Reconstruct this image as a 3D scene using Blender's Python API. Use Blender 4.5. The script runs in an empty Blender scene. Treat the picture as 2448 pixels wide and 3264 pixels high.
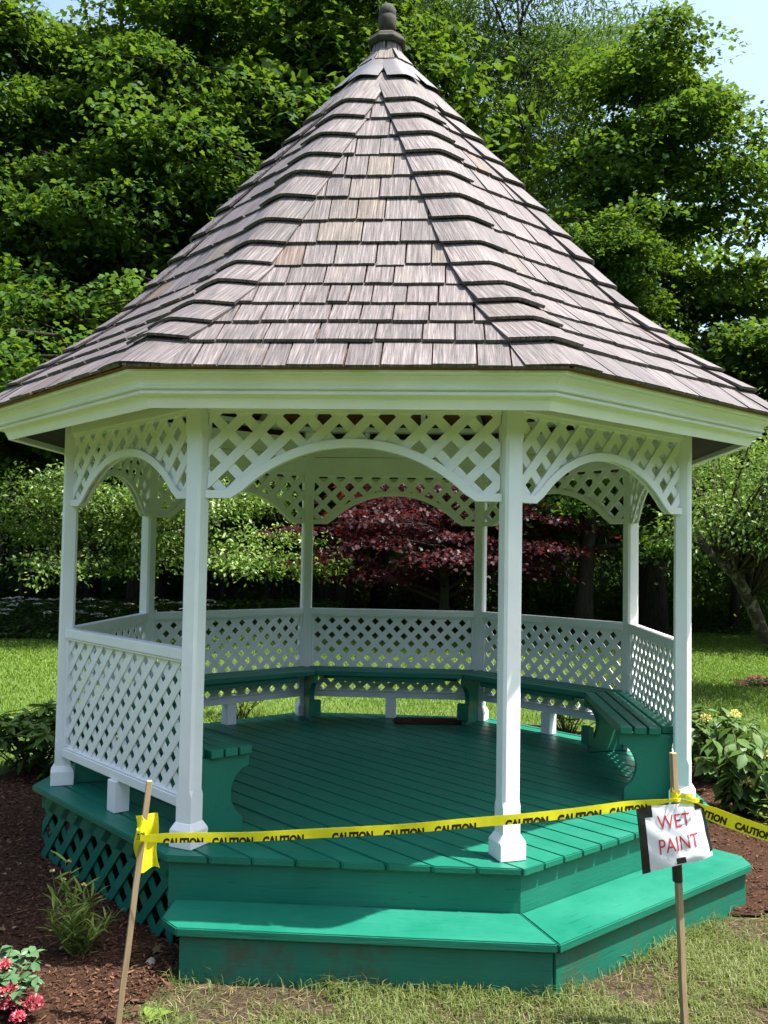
import bpy, bmesh, math, random
import numpy as np
from mathutils import Matrix, Vector
from math import radians, sin, cos, pi, tan, sqrt

# ------------------------------------------------------------------ camera, sky, sun, exposure
scene = bpy.context.scene
COL = scene.collection
cam_data = bpy.data.cameras.new('camera')
cam_data.sensor_fit = 'VERTICAL'
cam_data.sensor_height = 36.0
cam_data.lens = 36.0 * 2966 / 3264
cam_data.clip_start = 0.05
cam_data.clip_end = 1500
cam = bpy.data.objects.new('camera', cam_data)
COL.objects.link(cam)
_r = Vector((0.99773937, 0.06507749, 0.01676492))
_u = Vector((-0.01372662, -0.04685692, 0.99880729))
_f = Vector((-0.06578542, 0.99677949, 0.0458577))
CAMP = Vector((0.43553, -6.11005, 1.36617))
cam.matrix_world = Matrix(((_r.x, _u.x, -_f.x, CAMP.x), (_r.y, _u.y, -_f.y, CAMP.y), (_r.z, _u.z, -_f.z, CAMP.z), (0, 0, 0, 1)))
scene.camera = cam

SUN_AZ, SUN_EL = radians(-8.0), radians(67.3)      # azimuth measured from +x
world = bpy.data.worlds.new('World')
scene.world = world
world.use_nodes = True
wn = world.node_tree
bg = wn.nodes['Background']
sky = wn.nodes.new('ShaderNodeTexSky')
sky.sky_type = 'NISHITA'
sky.sun_disc = False
sky.sun_elevation = SUN_EL
sky.sun_rotation = radians(90) - SUN_AZ
sky.air_density = 1.0
sky.dust_density = 3.5
sky.ozone_density = 1.0
wn.links.new(sky.outputs[0], bg.inputs[0])
bg.inputs[1].default_value = 0.15

sun_d = bpy.data.lights.new('sun', 'SUN')
sun_d.energy = 5.0
sun_d.angle = radians(0.53)
sun_d.color = (1.0, 0.95, 0.86)
sun = bpy.data.objects.new('sun', sun_d)
COL.objects.link(sun)
_s = Vector((cos(SUN_EL) * cos(SUN_AZ), cos(SUN_EL) * sin(SUN_AZ), sin(SUN_EL)))
sun.rotation_euler = _s.to_track_quat('Z', 'Y').to_euler()
sun.location = (12, -1, 25)

vs = scene.view_settings
vs.view_transform = 'Standard'
vs.look = 'None'
vs.gamma = 1.0
vs.use_curve_mapping = False
vs.exposure = 1.38
scene.render.engine = 'CYCLES'
scene.cycles.use_denoising = True
scene.cycles.max_bounces = 4
scene.cycles.diffuse_bounces = 4
scene.cycles.caustics_reflective = False
scene.cycles.caustics_refractive = False
scene.cycles.use_light_tree = False
scene.cycles.transparent_max_bounces = 8

rnd = random.Random(7)
rng = np.random.default_rng(11)
G = -0.43                       # ground level, the deck top is z = 0

# ------------------------------------------------------------------ helpers
WM = {}
def link(o, parent=None, W=None):
    W = W or Matrix.Identity(4)
    WM[o.name] = W.copy()
    COL.objects.link(o)
    if parent is not None:
        o.parent = parent
        o.matrix_basis = WM[parent.name].inverted() @ W
    else:
        o.matrix_basis = W
    return o

def mobj(name, mesh, parent=None, W=None, mat=None):
    if mat is not None and not mesh.materials:
        mesh.materials.append(mat)
    return link(bpy.data.objects.new(name, mesh), parent, W)

def thing(name, label, cat, loc=(0, 0, 0), group=None, rotz=0, scale=1):
    o = bpy.data.objects.new(name, None)
    o.empty_display_size = 0.2
    link(o, None, Matrix.Translation(loc) @ Matrix.Rotation(rotz, 4, 'Z') @ Matrix.Scale(scale, 4))
    return tag(o, label, cat, group)

def tag(o, label=None, cat=None, group=None, kind=None):
    if label: o['label'] = label
    if cat: o['category'] = cat
    if group: o['group'] = group
    if kind: o['kind'] = kind
    return o

def pydata(verts, faces, smooth=False, name='m'):
    me = bpy.data.meshes.new(name)
    me.from_pydata([tuple(v) for v in verts], [], [tuple(f) for f in faces])
    if smooth:
        me.polygons.foreach_set('use_smooth', [True] * len(me.polygons))
    me.update()
    return me

def fix(me, bevel=0.0, seg=1, smooth=False):
    bm = bmesh.new(); bm.from_mesh(me)
    bmesh.ops.recalc_face_normals(bm, faces=bm.faces)
    if bevel > 0:
        bmesh.ops.bevel(bm, geom=list(bm.edges), offset=bevel, segments=seg, affect='EDGES', clamp_overlap=True)
    for f in bm.faces: f.smooth = smooth
    bm.to_mesh(me); bm.free()
    return me

def box_mesh(lx, ly, lz, bevel=0.0, seg=1, org=(0, 0, 0)):
    v = [(org[0] + sx * lx / 2, org[1] + sy * ly / 2, org[2] + sz * lz / 2) for sx in (-1, 1) for sy in (-1, 1) for sz in (-1, 1)]
    f = [(0, 1, 3, 2), (4, 6, 7, 5), (0, 4, 5, 1), (2, 3, 7, 6), (0, 2, 6, 4), (1, 5, 7, 3)]
    return fix(pydata(v, f), bevel, seg)

def multibox(boxes, bevel=0.0, seg=1):
    """boxes: (x0,x1,y0,y1,z0,z1) each joined into one mesh"""
    v, f = [], []
    for (x0, x1, y0, y1, z0, z1) in boxes:
        b = len(v)
        v += [(x, y, z) for x in (x0, x1) for y in (y0, y1) for z in (z0, z1)]
        f += [tuple(b + i for i in q) for q in [(0, 1, 3, 2), (4, 6, 7, 5), (0, 4, 5, 1), (2, 3, 7, 6), (0, 2, 6, 4), (1, 5, 7, 3)]]
    return fix(pydata(v, f), bevel, seg)

def prism(poly, h0, h1, axis='z', bevel=0.0, seg=1):
    """extrude a 2D polygon: axis z -> (x,y) plane, axis y -> (x,z) plane, axis x -> (y,z) plane"""
    def P(a, b, h):
        return {'z': (a, b, h), 'y': (a, h, b), 'x': (h, a, b)}[axis]
    n = len(poly)
    v = [P(a, b, h0) for a, b in poly] + [P(a, b, h1) for a, b in poly]
    f = [tuple(range(n))[::-1], tuple(range(n, 2 * n))] + [(i, (i + 1) % n, n + (i + 1) % n, n + i) for i in range(n)]
    return fix(pydata(v, f), bevel, seg)

def clip(poly, planes):
    """convex polygon clip by half planes a*x+b*y<=c"""
    for a, b, c in planes:
        out = []
        for i in range(len(poly)):
            p, q = poly[i], poly[(i + 1) % len(poly)]
            dp, dq = a * p[0] + b * p[1] - c, a * q[0] + b * q[1] - c
            if dp <= 0: out.append(p)
            if (dp < 0 < dq) or (dq < 0 < dp):
                t = dp / (dp - dq)
                out.append((p[0] + t * (q[0] - p[0]), p[1] + t * (q[1] - p[1])))
        poly = out
        if len(poly) < 3: return []
    cl = []
    for p in poly:
        if not cl or (abs(p[0] - cl[-1][0]) + abs(p[1] - cl[-1][1])) > 1e-4: cl.append(p)
    return cl if len(cl) >= 3 else []

def tube(path, radii, n=8, jitter=0.0, seed=0, cap=True):
    r_ = random.Random(seed)
    V, F = [], []
    path = [Vector(p) for p in path]
    up = Vector((0.13, 0.31, 0.94)).normalized()
    for i, p in enumerate(path):
        d = (path[min(i + 1, len(path) - 1)] - path[max(i - 1, 0)])
        d = d.normalized() if d.length > 1e-9 else Vector((0, 0, 1))
        a = d.cross(up)
        if a.length < 0.05: a = d.cross(Vector((1, 0, 0)))
        a.normalize(); b = d.cross(a)
        for k in range(n):
            t = 2 * pi * k / n
            rr = radii[i] * (1 + jitter * r_.uniform(-1, 1))
            V.append(p + a * (cos(t) * rr) + b * (sin(t) * rr))
    for i in range(len(path) - 1):
        for k in range(n):
            F.append((i * n + k, i * n + (k + 1) % n, (i + 1) * n + (k + 1) % n, (i + 1) * n + k))
    if cap:
        F.append(tuple(range(n))[::-1]); F.append(tuple((len(path) - 1) * n + k for k in range(n)))
    return V, F

def lathe(profile, n=24, centre=(0, 0)):
    V, F = [], []
    for r0, z0 in profile:
        for k in range(n):
            t = 2 * pi * (k + .5) / n
            V.append((centre[0] + r0 * cos(t), centre[1] + r0 * sin(t), z0))
    for i in range(len(profile) - 1):
        for k in range(n):
            F.append((i * n + k, i * n + (k + 1) % n, (i + 1) * n + (k + 1) % n, (i + 1) * n + k))
    F.append(tuple(range(n))[::-1]); F.append(tuple((len(profile) - 1) * n + k for k in range(n)))
    return V, F

# ------------------------------------------------------------------ materials
def newmat(name):
    m = bpy.data.materials.new(name); m.use_nodes = True
    nt = m.node_tree
    return m, nt, nt.nodes['Principled BSDF']

def nd(nt, typ, **kw):
    n = nt.nodes.new(typ)
    for k, v in kw.items():
        if k.startswith('i_'):
            key = k[2:]
            n.inputs[int(key) if key.isdigit() else key.replace('_', ' ')].default_value = v
        else: setattr(n, k, v)
    return n

def ramp(nt, fac, stops):
    r_ = nt.nodes.new('ShaderNodeValToRGB')
    el = r_.color_ramp.elements
    while len(el) < len(stops): el.new(0.5)
    for e, (p, c) in zip(el, stops):
        e.position = p; e.color = (*c, 1) if len(c) == 3 else c
    nt.links.new(fac, r_.inputs[0])
    return r_.outputs[0]

def mapped(nt, coord='Object', scale=(1, 1, 1), rand=True):
    tc = nd(nt, 'ShaderNodeTexCoord')
    mp = nd(nt, 'ShaderNodeMapping')
    mp.inputs['Scale'].default_value = scale
    nt.links.new(tc.outputs[coord], mp.inputs['Vector'])
    if rand:
        oi = nd(nt, 'ShaderNodeObjectInfo')
        mul = nd(nt, 'ShaderNodeMath', operation='MULTIPLY', i_1=37.0)
        nt.links.new(oi.outputs['Random'], mul.inputs[0])
        nt.links.new(mul.outputs[0], mp.inputs['Location'])
    return mp.outputs[0]

def noise(nt, vec, scale, detail=4, rough=.55, dist=0.0):
    n = nd(nt, 'ShaderNodeTexNoise')
    n.inputs['Scale'].default_value = scale
    n.inputs['Detail'].default_value = detail
    n.inputs['Roughness'].default_value = rough
    n.inputs['Distortion'].default_value = dist
    if vec is not None: nt.links.new(vec, n.inputs['Vector'])
    return n.outputs['Fac']

def bump(nt, bsdf, h, strength=.3, dist=.002):
    b = nd(nt, 'ShaderNodeBump')
    b.inputs['Strength'].default_value = strength
    b.inputs['Distance'].default_value = dist
    nt.links.new(h, b.inputs['Height'])
    nt.links.new(b.outputs[0], bsdf.inputs['Normal'])
    return b

def mixc(nt, fac, a, b, blend='MIX'):
    m = nd(nt, 'ShaderNodeMix', data_type='RGBA', blend_type=blend)
    for sock, val in ((m.inputs[0], fac), (m.inputs[6], a), (m.inputs[7], b)):
        if hasattr(val, 'links'): nt.links.new(val, sock)
        elif isinstance(val, (int, float)): sock.default_value = val
        else: sock.default_value = (*val, 1)
    return m.outputs[2]

def mat_white():
    m, nt, b = newmat('white_paint')
    v = mapped(nt, 'Object', (6, 60, 60))
    n1 = noise(nt, v, 1.5, 5)
    v2 = mapped(nt, 'Object', (1, 1, 1))
    n2 = noise(nt, v2, 5, 3)
    c = ramp(nt, n2, [(.3, (.79, .80, .79)), (.7, (.86, .865, .86))])
    nt.links.new(c, b.inputs['Base Color'])
    b.inputs['Roughness'].default_value = .42
    bump(nt, b, n1, .25, .0015)
    return m

def mat_green(name='green_paint', dirt=0.0):
    m, nt, b = newmat(name)
    v = mapped(nt, 'Object', (1.5, 28, 28))
    grain = noise(nt, v, 2.2, 7, .65, .4)
    v2 = mapped(nt, 'Object', (1, 1, 1))
    n2 = noise(nt, v2, 3.5, 4)
    c = ramp(nt, n2, [(.25, (.004, .122, .078)), (.75, (.008, .160, .104))])
    fine = ramp(nt, grain, [(.30, (.55, .55, .55)), (.42, (1, 1, 1))])
    c = mixc(nt, .55, c, fine, 'MULTIPLY')
    vc = mapped(nt, 'Object', (5, 95, 95))
    ck = noise(nt, vc, 1.6, 3, .5)
    c = mixc(nt, ramp(nt, ck, [(.685, (0, 0, 0)), (.72, (.8, .8, .8))]), c, (.003, .030, .020))
    if dirt > 0:
        n3 = noise(nt, v2, 14, 7, .7)
        n4 = noise(nt, v2, 2.0, 2)
        mm = nd(nt, 'ShaderNodeMath', operation='MULTIPLY'); nt.links.new(n3, mm.inputs[0]); nt.links.new(n4, mm.inputs[1])
        f = ramp(nt, mm.outputs[0], [(.27, (0, 0, 0)), (.44, (dirt, dirt, dirt))])
        c = mixc(nt, f, c, (.060, .058, .040))
    nt.links.new(c, b.inputs['Base Color'])
    rr = ramp(nt, n2, [(.3, (.36, .36, .36)), (.7, (.52, .52, .52))])
    nt.links.new(rr, b.inputs['Roughness'])
    bump(nt, b, grain, .5, .003)
    return m

def mat_shingle():
    m, nt, b = newmat('weathered_cedar')
    v = mapped(nt, 'Object', (42, 1.6, 10))
    gr = noise(nt, v, 2.4, 5, .62, .25)
    v2 = mapped(nt, 'Object', (1, 1, 1))
    blot = noise(nt, v2, 5, 3)
    oi = nd(nt, 'ShaderNodeObjectInfo')
    # a face attribute stands in for the object's random value on the joined far side
    base = ramp(nt, oi.outputs['Random'], [(0, (.088, .078, .080)), (.3, (.112, .098, .100)), (.6, (.132, .117, .118)), (.88, (.100, .088, .090)), (.94, (.128, .110, .094)), (1, (.112, .080, .064))])
    streak = ramp(nt, gr, [(.34, (.30, .29, .29)), (.46, (.75, .73, .73)), (.55, (1.05, 1.02, 1.0)), (.66, (1.75, 1.7, 1.66))])
    c = mixc(nt, .9, base, streak, 'MULTIPLY')
    f = ramp(nt, blot, [(.60, (0, 0, 0)), (.76, (.35, .35, .35))])
    c = mixc(nt, f, c, (.17, .15, .11))
    nt.links.new(c, b.inputs['Base Color'])
    b.inputs['Roughness'].default_value = .62
    b.inputs['Specular IOR Level'].default_value = .35
    bump(nt, b, gr, .9, .004)
    return m

def mat_wood(name, c0, c1, scale=(2, 40, 40), rough=.75):
    m, nt, b = newmat(name)
    v = mapped(nt, 'Object', scale)
    gr = noise(nt, v, 2.0, 6, .6, .6)
    c = ramp(nt, gr, [(.3, c0), (.7, c1)])
    nt.links.new(c, b.inputs['Base Color'])
    b.inputs['Roughness'].default_value = rough
    bump(nt, b, gr, .5, .002)
    return m

def mat_plain(name, col, rough=.5, spec=.5, var=0.12, nscale=8, metallic=0, bumps=0):
    m, nt, b = newmat(name)
    v = mapped(nt, 'Object', (1, 1, 1))
    n1 = noise(nt, v, nscale, 5)
    lo = tuple(c * (1 - var) for c in col); hi = tuple(min(1, c * (1 + var)) for c in col)
    nt.links.new(ramp(nt, n1, [(.3, lo), (.7, hi)]), b.inputs['Base Color'])
    b.inputs['Roughness'].default_value = rough
    b.inputs['Specular IOR Level'].default_value = spec
    b.inputs['Metallic'].default_value = metallic
    if bumps: bump(nt, b, n1, bumps, .004)
    return m

WHITE = mat_white()
GREEN = mat_green()
GREEND = mat_green('green_paint_scuffed', .8)
SHINGLE = mat_shingle()
SHEATH = mat_wood('roof_sheathing_brown', (.10, .035, .018), (.22, .085, .045))
SOFFIT = mat_wood('soffit_dark_wood', (.030, .022, .016), (.060, .045, .034))
OLDWOOD = mat_wood('mossy_old_wood', (.010, .009, .006), (.046, .042, .028), (26, 26, 5), .9)
STAKE = mat_wood('stake_pine', (.22, .16, .085), (.34, .26, .15), (40, 40, 2.5))
LEAD = mat_plain('lead_flashing', (.105, .105, .112), .45, .5, .2, 9, metallic=.2, bumps=.15)

# ------------------------------------------------------------------ gazebo
gaz = thing('gazebo', 'white octagonal gazebo with green deck, lattice railings and a grey cedar shingle roof', 'gazebo', (0, 0, G))
T22 = tan(radians(22.5)); C22 = cos(radians(22.5))
PR = 1.926                    # post centres
AP = PR * C22                 # 1.779, plane of the railings
BAYS = [-135, -90, -45, 0, 45, 90, 135, 180]
def bayM(az): return Matrix.Rotation(radians(az + 90), 4, 'Z')       # local x along the side, -y outward
def child(name, me, mat, W=None, parent=None): return mobj(name, me, parent or gaz, W, mat)

def sweep(profile, x_in=0.0, scale_x=1.0):
    """closed profile [(apothem, z)] mitred along one side of the octagon, in bay coordinates"""
    n = len(profile)
    V = [(-(a * T22) * scale_x + x_in, -a, z) for a, z in profile] + [((a * T22) * scale_x - x_in, -a, z) for a, z in profile]
    F = [tuple(range(n)), tuple(range(n, 2 * n))[::-1]] + [(i, n + i, n + (i + 1) % n, (i + 1) % n) for i in range(n)]
    return fix(pydata(V, F))

# --- deck boards, parallel with the side at az -135
DA = 1.933
bw = 0.1415
deckM = bayM(-135)
nb = 28
y0 = -DA
for i in range(nb):
    a0 = y0 + i * bw + 0.0035; a1 = a0 + bw - 0.007
    if a0 > DA: break
    poly = [(-2.2, a0), (2.2, a0), (2.2, a1), (-2.2, a1)]
    planes = []
    for k in range(8):
        t = radians(45 * k)
        off = DA - (0.0 if k in (0, 2, 4, 6) else rnd.uniform(0, .007))
        planes.append((cos(t), sin(t), off))
    p = clip(poly, planes)
    if not p: continue
    cx = sum(q[0] for q in p) / len(p); cy = sum(q[1] for q in p) / len(p)
    me = prism([(q[0] - cx, q[1] - cy) for q in p], -.032, 0, 'z', .005, 2)
    child('deck_board', me, GREEN, deckM @ Matrix.Translation((cx, cy, rnd.uniform(-.0012, .0012))))

# joists and the closed dark space under the deck
child('deck_joist', multibox([(-sqrt(max(.1, 1.74 ** 2 - y * y)), sqrt(max(.1, 1.74 ** 2 - y * y)), y - .02, y + .02, -.20, -.034) for y in np.arange(-1.6, 1.7, .4)]), GREEN, bayM(-45))

# upper risers of the two open sides, rim boards on the rest
RA = 1.906
for az in BAYS:
    if az in (-90, -45):
        child('deck_riser', sweep([(RA, -.034), (RA, -.235), (RA - .035, -.235), (RA - .035, -.034)]), GREEN, bayM(az))
    else:
        child('rim_board', sweep([(RA - .03, -.034), (RA - .03, -.13), (RA - .06, -.13), (RA - .06, -.034)]), GREEN, bayM(az))

# --- lower step round the two open sides
TA = 2.222
def bay_poly(az, pts, h0, h1, bevel=.006, seg=2):
    return prism(pts, h0, h1, 'z', bevel, seg)
xr = TA * T22
front = [(-.756, -RA - .001), (-.752, -2.125), (-.660, -TA), (xr - .004, -TA), (RA * T22 - .004, -RA - .001)]
tr = child('step_tread', prism(front, -.238, -.200, 'z', .005, 2), GREEN, bayM(-90))
right = [(-RA * T22 + .004, -RA - .001), (-xr + .004, -TA), (.660, -TA - .004), (.752, -2.125), (.756, -RA - .001)]
child('step_tread', prism(right, -.240, -.202, 'z', .005, 2), GREEN, bayM(-45))
LR = 2.196
child('step_riser', multibox([(-.652, LR * T22 - .012, -LR, -LR + .034, G - .02, -.2465)], .002), GREEND, bayM(-90))
child('step_riser', multibox([(-LR * T22 + .003, .655, -LR, -LR + .034, G - .02, -.2475)], .002), GREEND, bayM(-45))
child('step_end_board', multibox([(-.652, -.618, -LR + .036, -1.91, G - .02, -.242)], .002), GREEN, bayM(-90))
child('step_end_board', multibox([(.621, .655, -LR + .036, -1.91, G - .02, -.244)], .002), GREEN, bayM(-45))

# --- lattice skirting under the closed sides
def strips(x0, x1, z0, z1, pitch, width, direction, arch=None, phase=0.0):
    """lattice strips clipped to a rectangle; returns polygons in (x, z)"""
    out = []
    s2 = sqrt(.5)
    # direction +1: '/', -1: '\' as seen from outside
    n = (s2, -s2) if direction > 0 else (s2, s2)       # normal of the strip lines
    d = (s2, s2) if direction > 0 else (s2, -s2)
    cs = [n[0] * x + n[1] * z for x in (x0, x1) for z in (z0, z1)]
    k0 = int(math.floor(min(cs) / pitch)) - 1
    for k in range(k0, k0 + int((max(cs) - min(cs)) / pitch) + 4):
        c = k * pitch + phase
        poly = [(n[0] * (c + sgn * width / 2) + d[0] * L, n[1] * (c + sgn * width / 2) + d[1] * L) for sgn, L in ((-1, -6), (1, -6), (1, 6), (-1, 6))]
        pl = [(-1, 0, -x0), (1, 0, x1), (0, -1, -z0), (0, 1, z1)]
        poly = clip(poly, pl)
        if not poly: continue
        for pg in ([poly] if arch is None else arch(poly, n, d, c, width)):
            xs = [p[0] for p in pg]; zs = [p[1] for p in pg]
            if (max(xs) - min(xs)) + (max(zs) - min(zs)) >= .035: out.append(pg)
    return out

def slat_meshes(polys, ya, yb, bevel=0.0015):
    res = []
    for p in polys:
        cx = sum(q[0] for q in p) / len(p); cz = sum(q[1] for q in p) / len(p)
        res.append((prism([(q[0] - cx, q[1] - cz) for q in p], ya, yb, 'y', 0), (cx, 0, cz)))
    return res

SKA = 1.868
sk_w = SKA * T22
sk_out = slat_meshes(strips(-sk_w + .01, sk_w - .01, G - .03, -.05, .122, .050, 1), -SKA - .008, -SKA + .0005)
sk_in = slat_meshes(strips(-sk_w + .01, sk_w - .01, G - .03, -.05, .122, .050, -1), -SKA + .001, -SKA + .009)
for az in (-135, 180, 0):
    fr = child('skirting', sweep([(SKA - .012, -.034), (SKA - .012, -.135), (SKA - .028, -.135), (SKA - .028, -.034)], .03), GREEN, bayM(az))
    if az == -135:
        for me, p in sk_out + sk_in:
            child('skirting_slat', me, GREEN, bayM(az) @ Matrix.Translation(p), fr)
    else:
        V, F = [], []
        for me, p in sk_out + sk_in:
            b = len(V); V += [tuple(Vector(v.co) + Vector(p)) for v in me.vertices]; F += [tuple(b + i for i in q.vertices) for q in me.polygons]
        o = child('lattice', pydata(V, F), GREEN, bayM(az), fr)

# --- posts
def post_mesh(w=.088):
    levels = [(.098, 0, 0), (.235, 0, 0), (.262, .013, 1), (1.90, .013, 1), (1.93, 0, 0), (2.40, 0, 0)]
    h = w / 2
    V, F = [], []
    for z, ch, _ in levels:
        ch = max(ch, .0018)
        ring = [(h - ch, h), (-h + ch, h), (-h, h - ch), (-h, -h + ch), (-h + ch, -h), (h - ch, -h), (h, -h + ch), (h, h - ch)]
        V += [(x, y, z) for x, y in ring]
    for i in range(len(levels) - 1):
        for k in range(8):
            F.append((i * 8 + k, i * 8 + (k + 1) % 8, (i + 1) * 8 + (k + 1) % 8, (i + 1) * 8 + k))
    F.append(tuple(range(8))); F.append(tuple((len(levels) - 1) * 8 + k for k in range(8)))
    return fix(pydata(V, F))
def base_mesh(w=.128):
    h = w / 2; t = .046
    V = [(sx * a, sy * a, z) for a, z in ((h, .001), (h, .078), (t, .112)) for sx, sy in ((-1, -1), (1, -1), (1, 1), (-1, 1))]
    F = [(0, 3, 2, 1), (8, 9, 10, 11)] + [(l * 4 + k, l * 4 + (k + 1) % 4, l * 4 + 4 + (k + 1) % 4, l * 4 + 4 + k) for l in (0, 1) for k in range(4)]
    return fix(pydata(V, F), .0025, 1)
pm, bmh = post_mesh(), base_mesh()
for az in [a + 22.5 for a in BAYS]:
    t = radians(az)
    W = Matrix.Translation((PR * cos(t), PR * sin(t), 0)) @ Matrix.Rotation(t, 4, 'Z')
    po = child('post', pm, WHITE, W)
    child('post_base', bmh, WHITE, W, po)

# --- railings
HW = AP * T22 - .046          # half width between posts
rail_boxes = [(-HW, HW, -AP - .030, -AP + .030, .852, .905), (-HW, HW, -AP - .022, -AP + .022, .838, .851),
              (-HW, HW, -AP - .026, -AP + .026, .165, .212), (-HW, HW, -AP - .020, -AP + .020, .213, .224),
              (-HW, -HW + .022, -AP - .020, -AP + .020, .225, .837), (HW - .022, HW, -AP - .020, -AP + .020, .225, .837)]
rail_me = multibox(rail_boxes, .003, 1)
stub_me = box_mesh(.086, .086, .163, .003, 1, (0, -AP, .0825))
ro = slat_meshes(strips(-HW + .012, HW - .012, .217, .845, .0865, .0435, 1, phase=.01), -AP - .0060, -AP - .0002)
ri = slat_meshes(strips(-HW + .012, HW - .012, .217, .845, .0865, .0435, -1, phase=.02), -AP + .0002, -AP + .0060)
for az in (0, 45, 90, 135, 180, -135):
    r_ = child('railing', rail_me, WHITE, bayM(az))
    child('stub_post', stub_me, WHITE, bayM(az), r_)
    for me, p in ro + ri:
        child('railing_slat', me, WHITE, bayM(az) @ Matrix.Translation(p), r_)

# --- arched lattice panels
AR = .749; ACZ = 1.866 - AR
def arch_low(x):
    x = abs(x)
    if x < .520: return ACZ + sqrt(AR * AR - x * x)
    if x < .575:
        z1 = ACZ + sqrt(AR * AR - .52 ** 2)
        return z1 + (1.620 - z1) * (x - .52) / .055
    return 1.620
def arch_high(x):
    x = abs(x)
    R2 = AR + .040
    if x < .552: return max(1.657, ACZ + sqrt(R2 * R2 - x * x))
    z1 = ACZ + sqrt(R2 * R2 - .552 ** 2)
    return max(1.657, z1 + (1.657 - z1) * (x - .552) / .038)
def arch_mesh(ya, yb):
    xs = np.array(sorted(set(list(np.round(np.linspace(-.51, .51, 41), 4)) + [q * sg_ for sg_ in (-1, 1) for q in (.52, .552, .575, .5755, .59, .5905, HW + .003)])))
    V, F = [], []
    for x in xs:
        lo, hi = arch_low(x), arch_high(x)
        V += [(x, ya, lo), (x, ya, hi), (x, yb, hi), (x, yb, lo)]
    for i in range(len(xs) - 1):
        a, b = i * 4, i * 4 + 4
        for k in range(4): F.append((a + k, a + (k + 1) % 4, b + (k + 1) % 4, b + k))
    F.append((0, 1, 2, 3)); e = (len(xs) - 1) * 4; F.append((e, e + 1, e + 2, e + 3))
    return V, F
Va, Fa = arch_mesh(-AP - .022, -AP - .010)
Vb, Fb = arch_mesh(-AP + .010, -AP + .022)
Va = list(Va); nV = len(Va)
Vt, Ft = [], []
for (x0, x1, ya, yb, z0, z1) in [(-HW, HW, -AP - .018, -AP + .018, 2.026, 2.042)]:
    b = nV + len(Vb)
    Vt += [(x, y, z) for x in (x0, x1) for y in (ya, yb) for z in (z0, z1)]
    Ft += [tuple(b + i for i in q) for q in [(0, 1, 3, 2), (4, 6, 7, 5), (0, 4, 5, 1), (2, 3, 7, 6), (0, 2, 6, 4), (1, 5, 7, 3)]]
arch_me = fix(pydata(Va + Vb + Vt, Fa + [tuple(nV + i for i in q) for q in Fb] + Ft), .0015, 1)
def arch_clip(poly, n, d, c, width):
    # walk along the strip's centre line and keep the stretches above the arch's middle line
    P0 = (n[0] * c, n[1] * c)
    ls = [(p[0] - P0[0]) * d[0] + (p[1] - P0[1]) * d[1] for p in poly]
    L = np.linspace(min(ls), max(ls), 240)
    ok = []
    for l in L:
        x, z = P0[0] + d[0] * l, P0[1] + d[1] * l
        ok.append(z > (arch_low(x) + arch_high(x)) / 2)
    runs = []; cur = None
    for l, o in zip(L, ok):
        if o: cur = (cur[0], l) if cur else (l, l)
        elif cur: runs.append(cur); cur = None
    if cur: runs.append(cur)
    runs = [r for r in runs if r[1] - r[0] > .03]
    out = []
    for a, b in runs:
        q = clip(poly, [(-d[0], -d[1], -(d[0] * P0[0] + d[1] * P0[1] + a)), (d[0], d[1], d[0] * P0[0] + d[1] * P0[1] + b)])
        if q: out.append(q)
    return out
def arch_strips(direction, phase):
    return strips(-HW + .004, HW - .004, 1.635, 2.030, .1065, .046, direction, arch_clip, phase)
ao = slat_meshes(arch_strips(1, .02), -AP - .0095, -AP - .0003)
ai = slat_meshes(arch_strips(-1, -.01), -AP + .0003, -AP + .0095)
for az in BAYS:
    a_ = child('arch_panel', arch_me, WHITE, bayM(az))
    for me, p in ao + ai:
        child('arch_slat', me, WHITE, bayM(az) @ Matrix.Translation(p), a_)

# --- header boards and top plate above the arches
for az in BAYS:
    h_ = child('header_beam', multibox([(-HW - .004, HW + .004, -AP - .030, -AP + .030, 2.043, 2.186)], .002), WHITE, bayM(az))
    child('header_board', multibox([(-HW - .004, HW + .004, -AP - .026, -AP + .026, 2.190, 2.345)], .002), WHITE, bayM(az), h_)
    child('top_plate', sweep([(AP + .05, 2.402), (AP + .05, 2.44), (AP - .07, 2.44), (AP - .07, 2.402)]), WHITE, bayM(az))

# --- roof profile (hip radius, z)
HIP = [(.085, 4.745), (.285, 4.46), (.5, 4.185), (.75, 3.89), (1.0, 3.585), (1.25, 3.275), (1.5, 2.965), (1.64, 2.80), (1.78, 2.668), (1.94, 2.535), (2.1, 2.415), (2.28, 2.285), (2.452, 2.160)]
hz = np.array([h[1] for h in HIP])[::-1]; hr = np.array([h[0] for h in HIP])[::-1]
def hip_r(z): return float(np.interp(z, hz, hr))
roofV, roofF = [], []
nlev = len(HIP)
for off, sgn in ((-.012, 1), (-.034, -1)):
    for r0, z0 in HIP:
        for k in range(8):
            t = radians(22.5 + 45 * k)
            roofV.append(((r0 + off * .7) * cos(t), (r0 + off * .7) * sin(t), z0 + off * .7))
nn = nlev * 8
for lay in (0, 1):
    for i in range(nlev - 1):
        for k in range(8):
            q = (lay * nn + i * 8 + k, lay * nn + i * 8 + (k + 1) % 8, lay * nn + (i + 1) * 8 + (k + 1) % 8, lay * nn + (i + 1) * 8 + k)
            roofF.append(q if lay == 0 else q[::-1])
for k in range(8):
    roofF.append(((nlev - 1) * 8 + k, (nlev - 1) * 8 + (k + 1) % 8, nn + (nlev - 1) * 8 + (k + 1) % 8, nn + (nlev - 1) * 8 + k))
roof = child('roof', pydata(roofV, roofF), SHEATH)

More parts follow.
